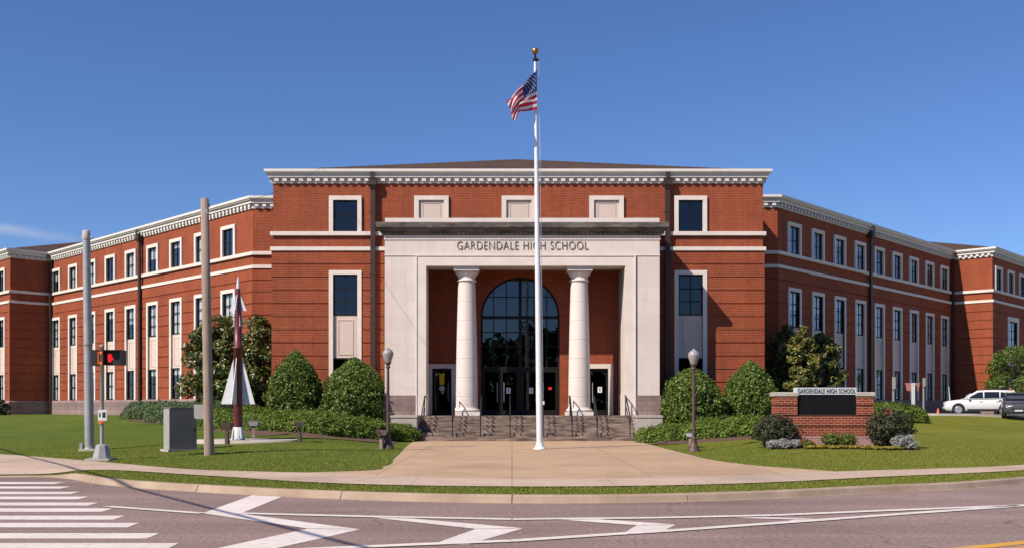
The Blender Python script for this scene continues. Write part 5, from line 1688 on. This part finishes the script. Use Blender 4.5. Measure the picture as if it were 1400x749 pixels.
o = thing('traffic_cone', 'small orange traffic cone at the driveway edge', 'traffic cone', tuple(q))
mb = MB(); mb.lathe([(.10, .03), (.03, .38), (.018, .39)], n=16); mb.build('cone_body', 'orange', o)
mb = MB(); mb.box(-.14, .14, -.14, .14, 0, .03); mb.build('base', 'orange', o)

# ------------------------------------------------------------------ cars
def car(name, label, mat, x, y, rot, scale=1.0):
    """five-door sport utility car, nose towards -x in its own frame"""
    z = gz(x, y) + .03
    mw = frame(x, y, z, rot) @ Matrix.Scale(scale, 4)
    o = put(name, None, None, frame(x, y, z, rot)); tag(o, label, 'car')
    def loft(st, ring):
        rows = [ring(*s) for s in st]
        k = len(rows[0]); v = [q for r in rows for q in r]; f = []
        for i in range(len(rows) - 1):
            for a in range(k):
                c = (a + 1) % k
                f.append((i * k + a, i * k + c, (i + 1) * k + c, (i + 1) * k + a))
        f.append(tuple(range(k - 1, -1, -1))); f.append(tuple((len(rows) - 1) * k + a for a in range(k)))
        return v, f
    def ring(x, zb, zt, w):
        m = (zb + zt) / 2
        return [(x, -w * .86, zb), (x, -w * .98, zb + .12), (x, -w, m), (x, -w * .97, zt - .1), (x, -w * .86, zt), (x, -w * .4, zt + .025), (x, w * .4, zt + .025),
                (x, w * .86, zt), (x, w * .97, zt - .1), (x, w, m), (x, w * .98, zb + .12), (x, w * .86, zb)]
    st = [(-2.43, .42, .74, .66), (-2.38, .33, .84, .76), (-2.2, .27, .92, .86), (-1.8, .25, .98, .92), (-1.25, .25, 1.04, .94), (-.9, .25, 1.08, .95), (0, .25, 1.10, .95), (1.2, .25, 1.12, .95),
          (1.9, .27, 1.12, .93), (2.25, .32, 1.10, .88), (2.36, .42, 1.02, .8)]
    v, f = loft(st, ring)
    mb = MB(); mb.add(v, f, 0, True)
    # cabin and roof
    def ring2(x, zt, wb, wt):
        return [(x, -wb, 1.03), (x, -wb + (wb - wt) * .5, 1.03 + (zt - 1.03) * .5), (x, -wt, zt - .06), (x, -wt * .8, zt), (x, wt * .8, zt), (x, wt, zt - .06), (x, wb - (wb - wt) * .5, 1.03 + (zt - 1.03) * .5), (x, wb, 1.03)]
    st2 = [(-1.28, 1.08, .84, .84), (-.75, 1.44, .9, .76), (-.35, 1.64, .9, .70), (.1, 1.70, .9, .69), (.8, 1.71, .9, .69), (1.6, 1.67, .89, .67), (2.0, 1.60, .87, .64), (2.2, 1.38, .85, .70), (2.34, 1.08, .82, .8)]
    v, f = loft(st2, ring2)
    mb.add(v, f, 0, True)
    body = mb.build('body', mat, o, mw)
    # glazing a little proud of the cabin
    def side_pt(x, z, s, off=.03):
        xs_ = [q[0] for q in st2]; zt = np.interp(x, xs_, [q[1] for q in st2]); wb = np.interp(x, xs_, [q[2] for q in st2]); wt = np.interp(x, xs_, [q[3] for q in st2])
        t = (z - 1.03) / max(.05, zt - .06 - 1.03)
        return (x, s * (wb - (wb - wt) * t + off), z)
    for s in (-1, 1):
        for poly in ([(-1.0, 1.12), (.02, 1.14), (.02, 1.56), (-.28, 1.53)], [(.10, 1.14), (1.02, 1.16), (1.02, 1.56), (.10, 1.56)], [(1.10, 1.16), (2.08, 1.2), (1.9, 1.46), (1.10, 1.55)]):
            mb = MB()
            mb.add([side_pt(x_, z_, s) for x_, z_ in poly] + [side_pt(x_, z_, s, -.03) for x_, z_ in poly], [(0, 1, 2, 3), (4, 7, 6, 5), (0, 4, 5, 1), (1, 5, 6, 2), (2, 6, 7, 3), (3, 7, 4, 0)])
            mb.build('side_window', 'car_glass', o, mw)
    def across(pts_, name, mat_):
        mb = MB(); mb.add(pts_ + [(x_ + .03, y_, z_ - .03) for x_, y_, z_ in pts_], [(0, 1, 2, 3), (4, 7, 6, 5), (0, 4, 5, 1), (1, 5, 6, 2), (2, 6, 7, 3), (3, 7, 4, 0)]); return mb.build(name, mat_, o, mw)
    across([(-1.22, -.76, 1.13), (-1.22, .76, 1.13), (-.43, .64, 1.635), (-.43, -.64, 1.635)], 'windscreen', 'car_glass')
    across([(2.36, -.72, 1.18), (2.36, .72, 1.18), (2.09, .62, 1.56), (2.09, -.62, 1.56)], 'rear_window', 'car_glass')
    # lower cladding, bumper, grille, lamps, mirrors, handles, roof rails
    mb = MB()
    for s in (-1, 1): mb.box(-.95, 1.1, min(s * .90, s * .965), max(s * .90, s * .965), .24, .40)
    mb.box(-2.47, -2.3, -.72, .72, .25, .40); mb.box(2.3, 2.42, -.74, .74, .3, .5)
    mb.build('lower_cladding', 'black', o, mw)
    mb = MB(); mb.box(-2.455, -2.36, -.46, .46, .58, .76); gr = mb.build('grille', 'black', o, mw)
    mb = MB(); mb.box(-2.465, -2.455, -.44, .44, .66, .685); mb.build('grille_bar', 'rim', gr, mw)
    mb = MB(); mb.box(-2.475, -2.44, -.24, .24, .44, .54); mb.build('number_plate', 'sign_grey', o, mw)
    for s in (-1, 1):
        a, c = sorted((s * .5, s * .76)); mb = MB(); mb.frustum((-2.36, (a + c) / 2, .68), .14, c - a, (-2.28, (a + c) / 2, .86), .12, (c - a) * .95); mb.build('headlight', 'lens', o, mw)
        a, c = sorted((s * .72, s * .86)); mb = MB(); mb.box(2.24, 2.35, a, c, .82, 1.08); mb.build('tail_lamp', 'red_paint', o, mw)
        a, c = sorted((s * .95, s * 1.12)); mb = MB(); mb.box(-.92, -.82, a, c, 1.08, 1.19); mb.build('wing_mirror', mat, o, mw)
        for hx in (-.1, .92):
            a, c = sorted((s * .94, s * .975)); mb = MB(); mb.box(hx - .1, hx + .1, a, c, .90, .935); mb.build('door_handle', mat, o, mw)
        mb = MB(); mb.path([(-.1, s * .62, 1.71), (.1, s * .62, 1.76), (1.5, s * .60, 1.74), (1.7, s * .60, 1.68)], .018); mb.build('roof_rail', 'black', o, mw)
        for wx in (-1.52, 1.38):
            m2 = mw @ Matrix.Translation((wx, s * .80, .36)) @ Matrix.Rotation(math.pi / 2 * s, 4, 'X')
            mb = MB(); mb.lathe([(.41, -.155), (.41, -.150)], n=24); mb.build('wheel_arch', 'black', o, mw @ Matrix.Translation((wx, s * .80, .40)) @ Matrix.Rotation(math.pi / 2 * s, 4, 'X'))
            mb = MB(); mb.lathe([(.30, -.185), (.35, -.17), (.365, -.1), (.365, .08), (.34, .1)], n=28); wo = mb.build('wheel', 'tyre', o, m2)
            mb = MB(); mb.lathe([(.235, -.186), (.225, -.190)], n=24)
            for q in range(5):
                a = q * 2 * math.pi / 5
                mb.prism([(.04 * math.cos(a + 1.57) + .0, .04 * math.sin(a + 1.57)), (.22 * math.cos(a + .22), .22 * math.sin(a + .22)), (.22 * math.cos(a - .22), .22 * math.sin(a - .22)), (-.04 * math.cos(a + 1.57), -.04 * math.sin(a + 1.57))], -.2 - .002 * q, -.188, 'z')
            mb.build('rim', 'rim', wo, m2)
    return o
xw = (1342 - 700) * 61.5 / F
car('white_car', 'white five door sport utility car parked side on, facing left', 'white_car', xw, 61.5, math.radians(-20), .88)
xd = (1393 - 700) * 55.4 / F + .8
car('dark_car', 'dark grey sport utility car parked facing the road at the right edge', 'grey_car', xd, 57.2, math.radians(66), .84)

# ------------------------------------------------------------------ person between the cars
def skinned(name, J, E, Rd, mat, parent, sub=2):
    me = bpy.data.meshes.new(name)
    me.from_pydata(J, E, []); me.update()
    me.materials.append(M[mat])
    o = put(name, me, parent)
    md = o.modifiers.new('skin', 'SKIN'); md.use_smooth_shade = True
    for i, r in enumerate(Rd):
        d = me.skin_vertices[0].data[i]
        d.radius = r if isinstance(r, tuple) else (r, r)
        d.use_root = (i == 0)
    sd = o.modifiers.new('smooth', 'SUBSURF'); sd.levels = sub; sd.render_levels = sub
    return o
Yp = 59.9; xp = (1381.5 - 700) * Yp / F
per = thing('person', 'person with dark hair in a pale shirt standing between the two parked cars', 'person', (xp, Yp, gz(xp, Yp) + .03), math.radians(-20))
J = [(0, 0, .93), (0, 0, 1.08), (0, -.01, 1.25), (0, 0, 1.42), (0, -.01, 1.50), (0, -.03, 1.58), (0, -.04, 1.67),
     (-.17, 0, 1.40), (-.25, -.02, 1.13), (-.20, -.20, 1.02), (-.15, -.27, 1.03), (.17, 0, 1.40), (.26, .0, 1.13), (.17, -.20, 1.08), (.10, -.26, 1.12),
     (-.10, 0, .88), (-.11, -.01, .48), (-.12, .03, .09), (-.13, -.12, .035), (.10, 0, .88), (.12, -.02, .48), (.13, .02, .09), (.14, -.13, .035)]
E = [(0, 1), (1, 2), (2, 3), (3, 4), (4, 5), (5, 6), (3, 7), (7, 8), (8, 9), (9, 10), (3, 11), (11, 12), (12, 13), (13, 14), (0, 15), (15, 16), (16, 17), (17, 18), (0, 19), (19, 20), (20, 21), (21, 22)]
Rd = [(.15, .11), (.13, .10), (.145, .105), (.12, .09), .055, .085, .075, .06, .045, .036, .038, .06, .045, .036, .038, .085, .058, .042, .04, .085, .058, .042, .04]
skinned('person_body', J, E, Rd, 'skin', per)
skinned('shirt', [(0, 0, .90), (0, 0, 1.08), (0, -.01, 1.25), (0, 0, 1.40), (-.16, 0, 1.40), (-.215, -.01, 1.24), (.16, 0, 1.40), (.22, -.005, 1.24)],
        [(0, 1), (1, 2), (2, 3), (3, 4), (4, 5), (3, 6), (6, 7)], [(.175, .13), (.155, .12), (.165, .125), (.12, .10), .085, .075, .085, .075], 'shirt', per)
skinned('trousers', [(0, 0, .93), (-.10, 0, .86), (-.11, -.01, .48), (-.12, .03, .12), (.10, 0, .86), (.12, -.02, .48), (.13, .02, .12)],
        [(0, 1), (1, 2), (2, 3), (0, 4), (4, 5), (5, 6)], [(.16, .12), .105, .075, .065, .105, .075, .065], 'trousers', per)
mb = MB(); mb.lathe([(.055 + .055 * math.sin(a), 1.655 - .10 * math.cos(a)) for a in np.linspace(.9, math.pi - .05, 8)], (0, -.005, .01), 16); mb.box(-.075, .075, .03, .085, 1.48, 1.66)
mb.build('hair', 'hair', per)

# ------------------------------------------------------------------ wire over the street (only its shadow falls in view) and trees across the road
a_ = Vector((-30.0, 40.7, 7.0)); b_ = Vector((14.0, -24.0, 7.2))
mb = MB(); mb.path([tuple((b_ - a_) * t - Vector((0, 0, .5 * 4 * t * (1 - t)))) for t in np.linspace(0, 1, 21)], .035, 6)
tag(mb.build('street_wire', 'black', None, Matrix.Translation(a_)), 'black overhead wire crossing the street outside the left of the picture', 'wire')
pts, nrm = [], []
rg = np.random.default_rng(90)
for i in range(46):
    cx = -62 + 124 * i / 45 + rg.uniform(-1, 1); cy = -30 - rg.uniform(0, 7); hh = rg.uniform(9, 12.5); rr = rg.uniform(2.4, 3.8)
    d = sph(700); f = lump(d * 2.5, i, 6, .15)
    pts.append(np.stack([cx + d[:, 0] * rr * f, cy + d[:, 1] * rr * f, hh * .5 + d[:, 2] * hh * .5 * f], 1)); nrm.append(d)
o = put('tree_belt', leaves_mesh('tree_belt', np.concatenate(pts), np.concatenate(nrm), 1.0, .75, 'far_leaf', .5))
tag(o, 'dark belt of trees across the road, mirrored in the entrance glass', 'trees', None, 'stuff')

# ------------------------------------------------------------------ grass blades on the lawn and the verge
n = 600000
gx = RNG.uniform(-26, 30, n); u = RNG.uniform(0, 1, n)
yk = kerb_y(gx)
gy = yk + .2 + 26 * u ** 1.6
pxs = gx / gy * F + 700
on_walk = (gy > walk_front(gx) - .02) & (gy < walk_back(gx) + .02)
yc = np.clip(gy, 20, 44)
on_plaza = (gy > walk_front(gx)) & (gx > plaza_l(yc) - .02) & (gx < plaza_r(yc) + .02) & (gy < 41.7)
keep = ~on_walk & ~on_plaza & (pxs > -30) & (pxs < 1430) & ((gy < 43) | (np.abs(gx) > 12)) & (gy < 43.5)
gx, gy = gx[keep], gy[keep]
n = len(gx)
P0 = np.stack([gx, gy, ground(gx, gy) - .005], 1)
hgt = (RNG.uniform(.015, .04, n) * np.clip((45 - gy) / 14, .15, 1))[:, None]
ang = RNG.uniform(0, 2 * math.pi, n)
side = np.stack([np.cos(ang), np.sin(ang), 0 * ang], 1) * RNG.uniform(.008, .016, n)[:, None]
lean = np.concatenate([RNG.normal(size=(n, 2)) * .02, hgt], 1)
V = np.stack([P0 - side, P0 + side, P0 + lean], 1).reshape(-1, 3).astype(np.float32)
me = bpy.data.meshes.new('grass')
me.vertices.add(n * 3); me.vertices.foreach_set('co', V.ravel())
me.loops.add(n * 3); me.loops.foreach_set('vertex_index', np.arange(n * 3, dtype=np.int32))
me.polygons.add(n); me.polygons.foreach_set('loop_start', np.arange(n, dtype=np.int32) * 3); me.polygons.foreach_set('loop_total', np.full(n, 3, np.int32))
me.materials.append(M['blades']); me.update(calc_edges=True)
tag(put('grass', me), 'short mown grass blades covering the lawn and verge', 'grass', None, 'stuff')
